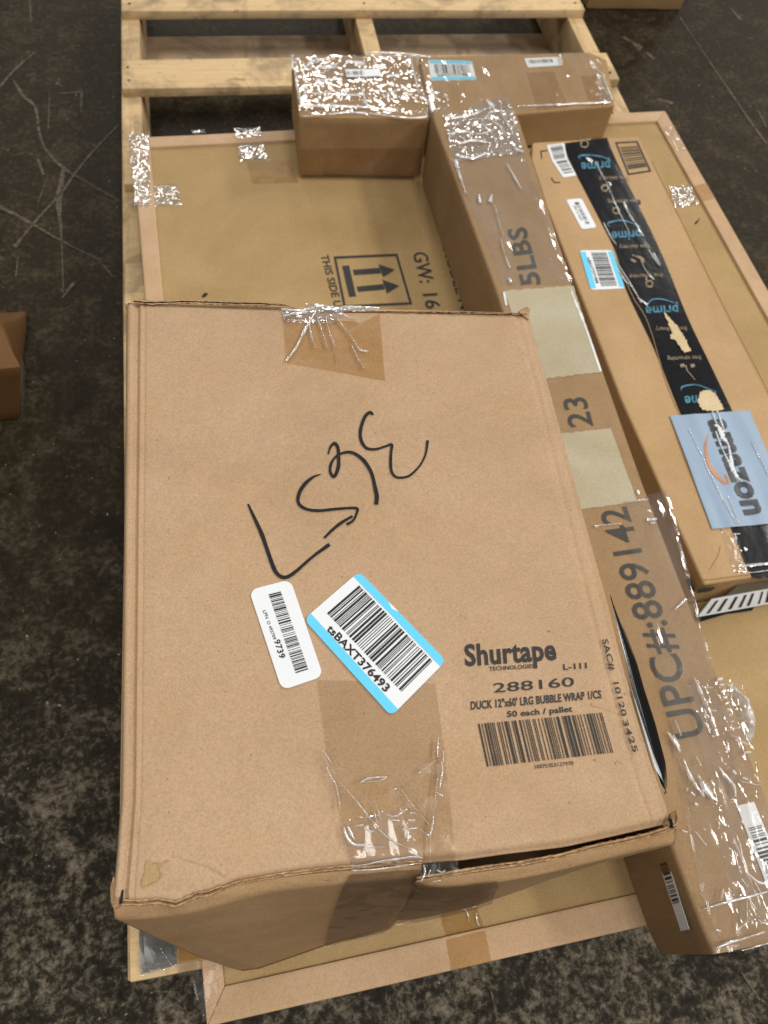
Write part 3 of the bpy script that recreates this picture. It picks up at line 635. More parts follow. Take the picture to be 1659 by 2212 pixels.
f5 = [(rr([(800, 330), (900, 310), (980, 275)]), [2, 3, 2]), (rr([(790, 400), (850, 385), (930, 400), (1000, 380)]), [2, 4, 3, 2]), (rr([(830, 450), (900, 430), (970, 440)]), [2, 5, 2]), (rr([(820, 500), (900, 515), (970, 490)]), [3, 4, 3]), (rr([(980, 330), (1030, 370), (1060, 420)]), [2, 4, 2]), (rr([(1030, 300), (1060, 350), (1090, 400)]), [2, 3, 2]), (rr([(940, 350), (990, 400), (1010, 450)]), [2, 3, 1]), (rr([(1060, 430), (1100, 470), (1135, 485)]), [2, 4, 3]), (rr([(880, 350), (860, 400)]), [2, 3]), (rr([(1000, 290), (940, 340)]), [2, 3]), (rr([(1070, 290), (1100, 370)]), [2, 2])]
stroke('film_fold', SB, None, None, 0.0045, 'glint', beam, 0.002, multi=f5, jit=0.5, n=8)
# stretch wrap over the left side
filmpatch('stretch_wrap', VS((0.346, 1.0, 0.2), (-1, -0.035, 0)), rr([(690, 340), (790, 470), (1000, 1180), (760, 900)]), 'wrap_side', beam, 0.002, 0.002, 20, 20, 50, 0.0, 35)
# shiny wad of film squeezed out on the right of the carton
wad = thing('plastic_wad', tuple(at((1590, 1550), 0.20)), 'shiny crumpled clear plastic squeezed out beside the long printed carton', 'plastic film')
wq = rb([(925, 640), (985, 640), (1000, 700), (1100, 755), (1132, 830), (1100, 890), (1165, 890), (1218, 1000), (1215, 1180), (1130, 1212), (1040, 1000), (970, 800)])
SW = HS(0.235, False)
ctr = (sum(p[0] for p in wq) / len(wq), sum(p[1] for p in wq) / len(wq)); vs = [SW(ctr, 0.02)]; fs = []; nr = 14; P = smooth_pts(wq + [wq[0]], 5)
for k in range(1, nr + 1):
    for p in P:
        t = k / nr; pp = (ctr[0] + (p.x - ctr[0]) * t, ctr[1] + (p.y - ctr[1]) * t); w = SW(pp)
        vs.append(SW(pp, 0.02 * (1 - t * t) + 0.006 * noise.noise(w * 90)))
L = len(P)
for k in range(nr):
    for i in range(L - 1):
        if k == 0: fs.append((0, 1 + i, 2 + i))
        else: fs.append((1 + (k - 1) * L + i, 1 + k * L + i, 2 + k * L + i, 2 + (k - 1) * L + i))
mesh_obj('crumpled_film', vs, fs, film('film_wad', (0.9, 0.9, 0.9), 3.0, 0.5, 0.7, 0, 90, 0.14, hcol=(0.9, 0.9, 0.9), cap=0.4, cell=160, tilt=0.7), wad)

# ------------------------------------------------------------------ two cartons at the back
ZL = 0.284; SLt = HS(ZL)
tl = thing('wrapped_carton', (0.23, 1.26, 0.17), 'short carton at the back left, top glaring with crinkled clear wrap', 'carton')
c = [at(p, ZL, w=False) for p in ((645, 252), (927, 257), (900, 121), (629, 122))]
hexa('carton_body', c, [lo(p, 0.1725) for p in c], 'tee', tl, 0.004, 10, True, 0.001)
SF = VS(c[0], (c[1] - c[0]).cross(Vector((0, 0, 1))))
sheet('tape_band', SF, [(648, 320), (912, 318), (908, 383), (650, 384)], 0.0022, 'tape_brown', tl)
q = [(700, 170), (742, 156), (820, 154), (822, 170)]
q = [(688, 158), (820, 155), (824, 170), (690, 174)]
st = sheet('barcode_label', SLt, [(745, 156), (820, 155), (823, 170), (748, 172)], 0.0052, 'label_white', tl, 0.002)
quad_uv('barcode', SLt, [(742, 157), (820, 155), (823, 170), (744, 172)], bars(41, 12, 0.03, 0.2, 0.55, 0.8, 'u'), 0.0057, 'ink_solid', st)
filmpatch('stretch_wrap', SLt, [(632, 124), (905, 122), (928, 256), (648, 251)], 'crinkle_t', tl, 0.003, 0.0012, 40, 90, 50, 0.0, 51)
filmpatch('stretch_wrap', SF, [(646, 254), (925, 259), (909, 384), (650, 384)], 'wrap_side', tl, 0.0035, 0.001, 20, 40, 20, 0.0, 52)
ft = [(rr([(90, 270), (250, 268), (410, 275)]), [5, 7, 3]), (rr([(150, 210), (380, 215)]), [2, 4]), (rr([(80, 60), (75, 140), (100, 250)]), [2, 4, 4]), (rr([(120, 150), (115, 280)]), [3, 3]),
      (rr([(380, 80), (390, 200), (410, 275)]), [2, 4, 5]), (rr([(100, 110), (160, 60), (230, 50)]), [4, 9, 4]), (rr([(180, 90), (270, 80)]), [8, 10]), (rr([(190, 150), (290, 140)]), [6, 4]),
      (rr([(310, 60), (400, 70)]), [6, 8]), (rr([(500, 210), (560, 190), (600, 170)]), [2, 5, 2]), (rr([(540, 230), (620, 210)]), [3, 5]), (rr([(610, 40), (625, 110), (650, 210)]), [3, 4, 4]),
      (rr([(480, 215), (530, 240)]), [3, 4]), (rr([(110, 320), (340, 300), (600, 325), (690, 315)]), [1, 2, 2, 3]), (rr([(60, 30), (62, 100)]), [3, 5]), (rr([(500, 60), (520, 40)]), [4, 6]), (rr([(500, 130), (560, 120)]), [5, 4]), (rr([(590, 70), (600, 90)]), [5, 3])]
stroke('film_fold', SLt, None, None, 0.004, 'glint', tl, 0.0015, multi=ft, jit=0.4, n=8)
ZR = 0.242; SRt = HS(ZR)
tr = thing('wrapped_carton', (0.55, 1.34, 0.17), 'wider carton at the back right, with a blue banded sticker and white label on top', 'carton')
c = [at(p, ZR, w=False) for p in ((934, 262), (1329, 227), (1275, 112), (905, 121))]
c = [c[0], c[1], at((1312, 128), ZR, w=False), c[2], c[3]]
bm = prism('x', c, 0.1725, 'tee', tr, 0.004, 0)
for q_ in bm.verts: q_.co.z += 0
bm_obj('carton_body', bm, 'tee', tr)
SRt = HS(ZR, False)
SFr = VS(c[0], (c[1] - c[0]).cross(Vector((0, 0, 1))))
q = [(925, 131), (1019, 134), (1029, 172), (931, 174)]
st = sheet('barcode_sticker', SRt, [(924, 130), (1019, 133), (1029, 173), (931, 175)], 0.0008, 'label_white', tr, 0.004, label='white sticker with blue bands, left on the carton top')
quad_uv('blue_band', SRt, q, [(0.02, 0.0, 0.98, 0.15), (0.02, 0.85, 0.98, 1.0)], 0.0012, 'label_blue', st)
quad_uv('barcode', SRt, q, bars(42, 22, 0.12, 0.2, 0.9, 0.68, 'u'), 0.0013, 'ink_solid', st)
text('printed_text', 'tsBAXT371988', SRt, (944, 166), (1013, 165), (0, -5), 'ink_solid', st, 0.0013)
q = [(1132, 127), (1207, 124), (1216, 142), (1140, 147)]
st = sheet('barcode_label', SRt, q, 0.0010, 'label_white', tr, 0.003, label='small white barcode label, right on the carton top')
quad_uv('barcode', SRt, q, bars(43, 16, 0.1, 0.22, 0.8, 0.6, 'u'), 0.0014, 'ink_solid', st)
sheet('tape_band', SRt, [(1138, 158), (1196, 155), (1228, 232), (1160, 238)], 0.0008, 'tape_brown', tr)
sheet('tape_band', SRt, [(1254, 165), (1300, 162), (1318, 226), (1275, 230)], 0.0008, 'tape_brown', tr)
filmpatch('stretch_wrap', SRt, [(908, 124), (1274, 115), (1326, 225), (936, 260)], 'wrap', tr, 0.0024, 0.0012, 26, 80, 30, 0.0, 53)
filmpatch('stretch_wrap', SRt, rr([(660, 170), (780, 170), (800, 310), (700, 330)]), 'crinkle', tr, 0.003, 0.002, 50, 26, 26, 0.02, 54)
filmpatch('stretch_wrap', SRt, rr([(880, 270), (1060, 225), (1090, 300), (900, 330)]), 'wad', tr, 0.004, 0.004, 60, 36, 20, 0.02, 55)
filmpatch('stretch_wrap', SRt, rr([(1440, 30), (1500, 60), (1555, 245), (1500, 250)]), 'crinkle', tr, 0.003, 0.002, 50, 16, 36, 0.02, 56)
ft = [(rr([(400, 20), (560, 22), (700, 40)]), [2, 4, 2]), (rr([(650, 170), (700, 270), (715, 320)]), [4, 5, 4]), (rr([(680, 200), (740, 210)]), [4, 3]), (rr([(1110, 270), (1300, 262), (1540, 250)]), [1, 2, 3]), (rr([(965, 240), (1000, 275)]), [5, 9]), (rr([(1305, 30), (1315, 70)]), [4, 4]), (rr([(1500, 110), (1530, 190), (1550, 240)]), [2, 3, 5]), (rr([(1290, 258), (1300, 262)]), [4, 5]), (rr([(770, 215), (785, 240)]), [3, 5])]
stroke('film_fold', SRt, None, None, 0.0045, 'glint', tr, 0.0015, multi=ft, jit=0.4, n=8)

# ------------------------------------------------------------------ flat carton sealed with black tape
ZA = 0.235; SA = HS(ZA)
am = thing('taped_carton', (0.62, 0.75, 0.17), 'flat orange-brown carton sealed with printed black tape and a blue-grey pouch', 'carton')
bk = [at(p, ZA, w=False) for p in ((1154, 317), (1379, 291))]
cA = [g(0.527, 0.313, ZA), g(0.733, 0.318, ZA), g(0.733, 1.172, ZA), g(0.530, 1.163, ZA), g(0.516, 1.118, ZA), g(0.511, 1.00, ZA), g(0.512, 0.6, ZA)]
bm = bmesh.new(); n = len(cA); tv = [bm.verts.new(p) for p in cA]; bv = [bm.verts.new((p.x, p.y, 0.1715)) for p in cA]
bm.faces.new(tv); bm.faces.new(bv[::-1])
for i in range(n): bm.faces.new((tv[i], bv[i], bv[(i + 1) % n], tv[(i + 1) % n]))
bmesh.ops.recalc_face_normals(bm, faces=bm.faces)
bmesh.ops.bevel(bm, geom=[e for e in bm.edges if abs(e.verts[0].co.z - e.verts[1].co.z) < 0.01 or True], offset=0.0035, segments=3, profile=0.5, affect='EDGES')
bm_obj('carton_body', bm, 'ama', am)
SA = HS(ZA, False)
# folded flap line on the right and a shallow crease
stroke('flap_crease', SA, [(1408, 348), (1490, 515), (1575, 686), (1625, 780), (1700, 930)], [2.0], 0.0004, 'kraft_inner', am, 0.0008)
stroke('flap_crease', SA, [(1330, 560), (1366, 640), (1400, 700), (1440, 830), (1490, 950), (1560, 1150)], [2.0], 0.0003, 'ama', am, 0.001)
r3 = lambda L: [(1042.3 + x * 0.372, 548.6 + y * 0.372) for x, y in L]
# black tape as a strip that follows its two measured edges
Lt = [(1221, 310), (1228, 343), (1292, 468), (1331, 548), (1351, 623), (1414, 757), (1470, 895), (1530, 1030), (1578, 1140), (1618, 1237), (1640, 1251)]
Rt = [(1311, 298), (1330, 345), (1372, 430), (1429, 549), (1485, 686), (1530, 780), (1582, 889), (1640, 1015), (1692, 1125), (1740, 1225), (1742, 1243)]
vs, fs = [], []; k = 6
LL, RR = smooth_pts(Lt, 5), smooth_pts(Rt, 5)
for a, b in zip(LL, RR):
    for j in range(13):
        p = a.lerp(b, j / 12); w = SA(p)
        vs.append(SA(p, 0.0008 + 0.0007 * max(0, noise.noise(Vector((w.x * 120, w.y * 26, 0)))) * (1 if 0 < j < 12 else 0)))
for i in range(len(LL) - 1):
    for j in range(12): a = i * 13 + j; fs.append((a, a + 1, a + 14, a + 13))
tape = mesh_obj('black_tape', vs, fs, 'black_tape', am, True, 'black glossy sealing tape printed with pale blue words')
TO = 0.0020
for (a, b, h) in (((1316, 350), (1254, 354), 14), ((1382, 499), (1320, 503), 14), ((1463, 661), (1393, 665), 14), ((1546, 854), (1477, 858), 15)):
    t = text('printed_text', 'prime', SA, a, b, (1.5, h), 'blue_print', tape, TO, 0.015, 'x')
for L in ([(1253, 346), (1250, 340), (1270, 337), (1300, 341), (1320, 350)], [(1316, 492), (1313, 484), (1340, 478), (1362, 483), (1382, 490)], r3([(950, 300), (985, 270), (1040, 268), (1110, 288)]), r3([(1150, 800), (1160, 775), (1240, 765), (1340, 800)])):
    stroke('printed_swoosh', SA, L, [1.5, 4, 3, 2], TO, 'blue_print', tape)
for s, a, b in (('free delivery', (1358, 382), (1292, 384)), ('free streaming', (1376, 432), (1312, 434)), ('free delivery', (1402, 530), (1336, 532)), ('free streaming', (1430, 592), (1358, 595)), ('free delivery', (1482, 707), (1414, 709)), ('free streaming', (1513, 770), (1440, 773))):
    text('printed_text', s, SA, a, b, (1, 6), 'pale_print', tape, TO, 0.0, 'x')
def ring(cx_, cy_, r, w):
    return ([(cx_ + r * math.cos(a * math.pi / 4), cy_ + r * 0.9 * math.sin(a * math.pi / 4)) for a in range(9)], [w])
ic = [ring(1306, 408, 7, 4), ring(1330, 457, 7, 4), ring(1262, 313, 8, 3), ring(1402, 615, 7, 4), ([(1395, 600), (1396, 622)], [3]), ([(1365, 553), (1385, 560), (1390, 570)], [4, 6, 5]), ([(1372, 568), (1362, 562)], [5, 7]), ([(1472, 788), (1474, 795)], [8]), ([(1494, 788), (1496, 795)], [8]), ([(1250, 306), (1275, 303)], [4]), ([(1480, 790), (1484, 803), (1492, 812), (1500, 822)], [3, 1.5, 2, 1])]
stroke('printed_icon', SA, None, None, TO, 'pale_print', tape, multi=ic, jit=0.3)
# places where the tape was torn and the paper shows
px_poly('torn_patch', SA, [r3([(1045, 335), (1080, 375), (1140, 440), (1180, 510), (1208, 572), (1170, 578), (1140, 545), (1118, 505), (1088, 498), (1082, 475), (1100, 470)]),
    r3([(1250, 840), (1262, 805), (1300, 792), (1345, 815), (1375, 860), (1395, 905), (1350, 918), (1270, 912), (1252, 880)])], TO + 0.0004, 'torn_paper', tape)
tf = [(r8([(500, 240), (540, 320), (590, 420), (650, 560), (740, 740)]), [2, 3, 2, 3, 1]), (r8([(690, 510), (720, 580), (770, 660), (820, 740)]), [5, 3, 5, 3]), (r8([(440, 210), (480, 240)]), [4, 6]), (r8([(555, 650), (600, 740), (640, 800)]), [2, 3, 1]), (r8([(855, 830), (900, 900), (930, 940)]), [2, 3, 1]), (r8([(655, 975), (700, 1040), (750, 1085)]), [3, 3, 1]), (r8([(780, 1150), (850, 1200)]), [3, 4]), (r8([(590, 380), (605, 400)]), [5, 5]), (r8([(860, 1000), (890, 1030)]), [4, 4]), (r8([(800, 900), (830, 960), (870, 1010)]), [1, 2, 2]), (r3([(780, 60), (850, 170), (920, 290)]), [3, 2, 3]), (r3([(990, 0), (1030, 70)]), [4, 3])]
stroke('film_fold', SA, None, None, TO, 'glint', tape, 0.0014, multi=tf, jit=0.4, n=8)
# pouch with the big dark wordmark, lying over the tape
q = [(1446, 900), (1617, 888), (1722, 1128), (1537, 1144)]
class Pouch:
    def __init__(s, base): s.b = base
    def bumpy(s, P): return 0.0022 + 0.0011 * noise.noise(Vector((P.x * 60, P.y * 9, 1))) + 0.0007 * noise.noise(Vector((P.x * 25, P.y * 25, 5)))
    def __call__(s, p, off=0.0):
        P = s.b(p, 0); P.z += s.bumpy(P) + off; return P
    def lift(s, P, off): P = P.copy(); P.z = s.b.z + s.bumpy(P) + off; return P
SPo = Pouch(SA)
vs, fs = [], []; nu, nv = 34, 50
for j in range(nv + 1):
    for i in range(nu + 1): vs.append(SPo(bil(q, i / nu, j / nv), 0))
for j in range(nv):
    for i in range(nu): a = j * (nu + 1) + i; fs.append((a, a + 1, a + nu + 2, a + nu + 1))
pou = mesh_obj('shipping_pouch', vs, fs, 'pouch', am, True, 'blue-grey plastic pouch stuck over the black tape')
r6 = lambda L: [(1344 + x * 0.2355, 850.3 + y * 0.2355) for x, y in L]
text('printed_text', 'amazon', SPo, (1528, 909), (1610, 1115), (35, -3), plain('pouch_ink', (0.02, 0.024, 0.03), 0.4), pou, 0.0008, 0.035, 'x')
stroke('printed_smile', SPo, r6([(790, 375), (760, 470), (762, 560), (800, 680), (860, 760), (930, 825)]), [2, 5, 7, 8, 9, 5], 0.0006, 'orange', pou)
stroke('printed_smile', SPo, r6([(935, 752), (962, 800), (958, 830), (905, 825)]), [3, 6, 5, 3], 0.0006, 'orange', pou)
stroke('tape_crackle', SPo, None, None, 0.0010, 'label_white', pou, 0.0012, multi=[(r6([(815, 180), (860, 300), (900, 400)]), [3, 3, 5]), (r6([(860, 175), (900, 280), (930, 370)]), [2, 4, 3]), (r6([(835, 300), (880, 320), (920, 410)]), [3, 5, 9]), (r6([(850, 360), (910, 520), (970, 640), (1010, 720)]), [3, 3, 4, 7]), (r6([(900, 400), (960, 480), (990, 620), (1030, 750), (1090, 825)]), [8, 3, 6, 6, 1])], jit=0.5, n=10)
stroke('film_fold', SPo, None, None, 0.0006, 'strand', pou, 0.0012, multi=[(r6([(600, 330), (700, 540), (800, 760), (950, 1050), (1050, 1220)]), [2, 3, 4, 3, 2]), (r6([(960, 960), (1010, 1080), (1060, 1210)]), [1, 3, 2]), (r6([(1180, 460), (1250, 600), (1330, 760)]), [1, 3, 2])], n=8)
# crinkled clear tape around the near end of the black tape
filmpatch('tape_piece', SA, r6([(900, 1270), (1050, 1290), (1170, 1660), (1010, 1650)]), 'crinkle', am, 0.0008, 0.0016, 60, 20, 36, 0.03, 61)
stroke('film_fold', SA, None, None, 0.003, 'glint', am, 0.0012, multi=[(r6([(1050, 1590), (1200, 1580), (1400, 1560)]), [7, 5, 5]), (r6([(1050, 1640), (1180, 1650), (1400, 1620)]), [4, 2, 4]), (r6([(1110, 1420), (1130, 1450)]), [8, 6]), (r6([(1005, 1530), (1045, 1525)]), [5, 5]), (r6([(1010, 1300), (1070, 1295)]), [1.5, 3])], jit=0.4)
stroke('fold_line', SA, r6([(745, 1710), (860, 1700), (1000, 1680), (1160, 1665)]), [2, 3, 2], 0.0002, 'kraft_inner', am, 0.0012)
stroke('fold_line', SA, r6([(900, 1390), (880, 1480), (800, 1620)]), [1, 2, 1], 0.0002, 'kraft_inner', am, 0.0006)
# stickers on the left of the tape
q = r8([(175, 125), (290, 110), (312, 215), (212, 232)])
st = sheet('barcode_label', SA, q, 0.0008, 'label_white', am, 0.002, label='white barcode label tucked at the start of the black tape')
quad_uv('barcode', SA, q, bars(51, 9, 0.15, 0.1, 0.88, 0.98, 'v'), 0.0012, 'ink_faded', st)
q = r8([(212, 232), (312, 215), (375, 328), (285, 341)])
st = sheet('barcode_label', SA, q, 0.0008, 'label_white', am, 0.002, label='lower half of the white barcode label by the black tape')
quad_uv('barcode', SA, q, bars(52, 9, 0.2, 0.05, 0.9, 0.85, 'v'), 0.0012, 'ink_faded', st)
q = r8([(303, 490), (408, 480), (510, 676), (410, 689)])
st = sheet('barcode_label', SA, q, 0.0008, 'label_white', am, 0.005, label='small plain white barcode label')
quad_uv('barcode', SA, q, bars(53, 16, 0.42, 0.12, 0.68, 0.88, 'v'), 0.0012, 'ink_solid', st)
a, b = r8([(352, 530), (402, 632)]); text('printed_text', 'LPN O 4927', SA, a, b, (4, -0.5), 'ink_faded', st, 0.0012)
q = r8([(393, 830), (612, 828), (698, 1085), (470, 1095)])
st = sheet('barcode_sticker', SA, q, 0.0008, 'label_white', am, 0.005, label='white barcode sticker with two blue bands')
quad_uv('blue_band', SA, q, [(0.0, 0.04, 0.17, 0.96), (0.86, 0.04, 1.0, 0.96)], 0.0012, 'label_blue', st)
quad_uv('barcode', SA, q, bars(54, 24, 0.33, 0.06, 0.80, 0.94, 'v'), 0.0013, 'ink_faded', st)
a, b = r8([(443, 878), (505, 1052)]); text('printed_text', 'tsBAXT371908', SA, a, b, (6, -0.5), 'ink_solid', st, 0.0013, 0.01)
# printed barcode box and corner marks, purple pen mark
q = r8([(632, 103), (783, 95), (877, 300), (720, 325)])
quad_uv('printed_frame', SA, q, [(0, 0, 1, 0.045), (0, 0.045, 0.075, 0.95), (0.925, 0.045, 1, 0.95), (0, 0.95, 1, 1)], 0.0005, 'ink', am)
quad_uv('barcode', SA, q, bars(55, 13, 0.12, 0.16, 0.90, 0.86, 'v'), 0.0005, 'ink', am)
stroke('corner_mark', SA, None, None, 0.0005, 'ink', am, multi=[(r8([(178, 160), (135, 163)]), [2.4]), (r8([(135, 163), (142, 215)]), [2.4]), (r8([(205, 342), (226, 374)]), [2.4]), (r8([(226, 374), (266, 372)]), [2.4])])
px_poly('pen_mark', SA, [r8([(772, 492), (795, 488), (806, 505), (805, 522), (780, 524), (768, 510)])], 0.0006, 'pen', am)
# near end: black corner mark, shipping label hanging down
cf = g(0.527, 0.311, ZA)
SAf = VS((0.527, 0.3115, 0.2), (-0.02, -1, 0)); SAl = VS((0.5195, 0.45, 0.2), (-1, -0.05, 0))
px_poly('corner_mark', SAf, [r6([(690, 1785), (840, 1760), (850, 1775), (800, 1805), (680, 1820)])], 0.0016, 'ink_solid', am)
px_poly('corner_mark', SAl, [r6([(607, 1705), (640, 1675), (662, 1735), (690, 1785), (680, 1820), (640, 1795)])], 0.0035, 'ink_solid', am)
q = r6([(810, 1890), (1500, 1740), (1400, 1880), (690, 2045)])
q2 = [at(r6([(820, 1888)])[0], 0.20, w=False), at(r6([(1560, 1740)])[0], 0.20, w=False), at(r6([(1560, 1890)])[0], 0.175, w=False), at(r6([(690, 2050)])[0], 0.175, w=False)]
lab = mesh_obj('hanging_label', q2 + [p + Vector((0, 0.001, -0.001)) for p in q2], [(0, 1, 2, 3), (4, 5, 6, 7)], 'label_white', am, label='crumpled shipping label hanging from the near end')
def hl(u, v, o=0.0009):
    P = wbil(q2, u, v); return P + Vector((0, -o, o))
vs, fs = [], []
for (u0, u1, tilt) in ((0.07, 0.10, 0.0), (0.18, 0.215, 0), (0.30, 0.335, 0), (0.41, 0.44, 0), (0.50, 0.53, 0), (0.62, 0.64, 0), (0.7, 0.74, 0)):
    k = len(vs); vs += [hl(u0, 0.12), hl(u1, 0.12), hl(u1, 0.85), hl(u0, 0.85)]; fs.append((k, k + 1, k + 2, k + 3))
mesh_obj('printed_lines', vs, fs, 'ink', lab)
q3 = [at(r6([p])[0], z, w=False) for p, z in (((700, 2045), 0.174), ((980, 1985), 0.174), ((1230, 1930), 0.174), ((1190, 1990), 0.1735), ((960, 2020), 0.1735), ((710, 2095), 0.1735))]
mesh_obj('label_backing', q3, [(0, 1, 4, 5), (1, 2, 3, 4)], 'black_tape', am)
q4 = [at(r6([p])[0], z, w=False) for p, z in (((1130, 1690), 0.225), ((1500, 1600), 0.225), ((1500, 1760), 0.205), ((950, 1855), 0.203))]
mesh_obj('label_pouch', q4, [(0, 1, 2, 3)], plain('dark_pouch', (0.10, 0.085, 0.065), 0.3, bmp=0.3), am)

# ------------------------------------------------------------------ the big box
ZM = 0.54
box = thing('cardboard_box', (0.09, 0.26, 0.178), 'large damaged kraft box on top, marked in black pen, with printed bubble wrap barcode', 'cardboard box')
Lcur = [(650, 272), (1090, 267), (1591, 261), (1731, 259), (1844, 250), (1925, 243)]        # (y, x) left outline
def xl(y): return polyline([(a, b) for a, b in Lcur], y) if y < 1925 else 243
def polyxy(pts, y):
    for a, b in zip(pts, pts[1:]):
        if y <= b[0]: return a[1] + (b[1] - a[1]) * (y - a[0]) / (b[0] - a[0])
    return pts[-1][1]
Rcur = [(670, 1142), (850, 1192), (1050, 1245), (1270, 1303), (1310, 1314), (1450, 1352), (1580, 1391), (1690, 1424), (1775, 1456)]
lipL = [(245, 1962), (255, 1956), (300, 1958), (340, 1954), (380, 1961), (425, 1941), (450, 1938), (480, 1925), (517, 1911), (600, 1896), (660, 1888), (713, 1882), (757, 1878), (830, 1872), (912, 1868)]
lipR = [(900, 1906), (955, 1896), (995, 1889), (1070, 1878), (1130, 1870), (1207, 1856), (1280, 1836), (1348, 1822), (1410, 1807), (1461, 1790)]
topR = [(905, 1864), (960, 1858), (995, 1857), (1100, 1842), (1226, 1827), (1330, 1804), (1438, 1779), (1460, 1774)]
def front_y(x): return polyline(lipL, x) - 7 if x < 905 else polyline(topR, x)
def back_y(x): return polyline([(270, 655), (640, 668), (1142, 676)], x)
def hmain(px):                                        # relief of the top in metres at a picture point
    x, y = px; t = (y - 660) / 1290.0; z = 0.0
    dl = x - polyxy(Lcur, y); dr = polyxy(Rcur, y) - x
    rid = 20 + 3 * t; val = 40 + 4 * t
    if dl < 7: z -= 0.0035 * ((7 - max(dl, 0)) / 7) ** 2
    z += 0.0012 * math.exp(-((dl - 12) / 7) ** 2)
    z -= 0.0024 * math.exp(-((dl - rid - 5) / 4.5) ** 2) + 0.0012 * math.exp(-((dl - val) / 3.0) ** 2)
    z += 0.0010 * math.exp(-((dl - rid - 14) / 5.0) ** 2)
    sw = 26 + 26 * max(0, min(1, t))
    z -= 0.0016 * math.exp(-((dr - sw) / 6) ** 2)
    if dr < sw: z -= 0.0035 * (1 - max(dr, 0) / sw)
    if dr < 7: z += 0.0012 * math.exp(-((dr - 3) / 4) ** 2)
    df = front_y(x) - y
    if x < 905: z -= 0.0045 * math.exp(-((df + 2) / 9.0) ** 2)
    else: z -= 0.0040 * math.exp(-((df) / 10.0) ** 2)
    z -= 0.0016 * math.exp(-((y - back_y(x)) / 5.0) ** 2)
    # dents near the left front corner
    z -= 0.0018 * math.exp(-(((x - 400) / 60) ** 2 + ((y - 1925) / 18) ** 2))
    z += 0.0007 * noise.noise(Vector((x / 60, y / 60, 0))) * math.exp(-((df) / 90.0) ** 2)
    return z
class Main:
    z = ZM
    def __call__(s, p, off=0.0):
        P = at(p, ZM, 0, False); P.z += 0.0016 * noise.noise(Vector((P.x * 7, P.y * 7, 0))) + 0.0004 * noise.noise(Vector((P.x * 26, P.y * 26, 4))) + off + hmain((p[0], p[1])); return P
    def lift(s, P, off):
        P = P.copy(); P.z = ZM + 0.0016 * noise.noise(Vector((P.x * 7, P.y * 7, 0))) + 0.0004 * noise.noise(Vector((P.x * 26, P.y * 26, 4))) + off; return P
SM = Main()
def span(a, b, s): n = max(1, int(abs(b - a) / s)); return [a + (b - a) * i / n for i in range(n)]
us = span(0, 0.07, 0.0028) + span(0.07, 0.92, 0.017) + span(0.92, 1.0, 0.0035) + [1.0]
vs_ = span(0, 0.02, 0.003) + span(0.02, 0.93, 0.017) + span(0.93, 1.0, 0.0022) + [1.0]
verts = []
for v in vs_:
    for u in us:
        y = 660 + 1200 * v
        for _ in range(3):
            x = polyxy(Lcur, y) + (polyxy(Rcur, y) - polyxy(Lcur, y)) * u
            y = back_y(x) + (front_y(x) - back_y(x)) * v
        verts.append(SM((x, y)))
nu = len(us); nv = len(vs_); faces = [(j * nu + i, j * nu + i + 1, (j + 1) * nu + i + 1, (j + 1) * nu + i) for j in range(nv - 1) for i in range(nu - 1)]
rim = list(range(nu)) + [j * nu + nu - 1 for j in range(1, nv)] + [(nv - 1) * nu + i for i in range(nu - 2, -1, -1)] + [j * nu for j in range(nv - 2, 0, -1)]
k = len(verts); verts += [verts[i] - Vector((0, 0, 0.004)) for i in rim]; n = len(rim)
faces += [(rim[i], k + i, k + (i + 1) % n, rim[(i + 1) % n]) for i in range(n)]
top = mesh_obj('top_panel', verts, faces, 'kraft_top', box, True)
# walls
def wall(name, a, b, c_, d_, mat='kraft_dark', th=0.004, inward=(0, 0, 0)):
    n_ = 12; vs, fs = [], []; A, B, C_, D = (Vector(p) for p in (a, b, c_, d_)); iv = Vector(inward) * th
    for lay in (Vector((0, 0, 0)), iv):
        for j in range(n_ + 1):
            for i in range(n_ + 1): vs.append(A.lerp(B, i / n_).lerp(D.lerp(C_, i / n_), j / n_) + lay)
    N_ = (n_ + 1) ** 2
    for j in range(n_):
        for i in range(n_):
            q_ = j * (n_ + 1) + i; fs.append((q_, q_ + 1, q_ + n_ + 2, q_ + n_ + 1)); fs.append((N_ + q_ + n_ + 1, N_ + q_ + n_ + 2, N_ + q_ + 1, N_ + q_))
    for i in range(n_):
        fs.append((i, i + 1, N_ + i + 1, N_ + i)); q_ = n_ * (n_ + 1) + i; fs.append((q_, q_ + 1, N_ + q_ + 1, N_ + q_))
        q_ = i * (n_ + 1); fs.append((q_, q_ + n_ + 1, N_ + q_ + n_ + 1, N_ + q_)); q_ += n_; fs.append((q_, q_ + n_ + 1, N_ + q_ + n_ + 1, N_ + q_))
    return mesh_obj(name, vs, fs, mat, box)
zt = ZM - 0.0065; zb = 0.179
TBL, TBR = at((276, 655), zt, 0, False), at((1138, 676), zt, 0, False)
TFL, TFR = at((256, 1948), zt, 0, False), at((1446, 1786), zt, 0, False)
BFL, BFR, BBL, BBR = g(-0.058, -0.004, zb), g(0.330, 0.045, zb), g(-0.085, 0.50, zb), g(0.330, 0.50, zb)
wall('side_wall', TFL, TBL, BBL, BFL, inward=(1, 0, 0)); wall('side_wall', TFR, TBR, BBR, BFR, inward=(-1, 0, 0)); wall('back_wall', TBL, TBR, BBR, BBL, inward=(0, -1, 0))
mesh_obj('box_bottom', [BFL, BFR, BBR, BBL], [(0, 1, 2, 3)], 'kraft_inner', box)
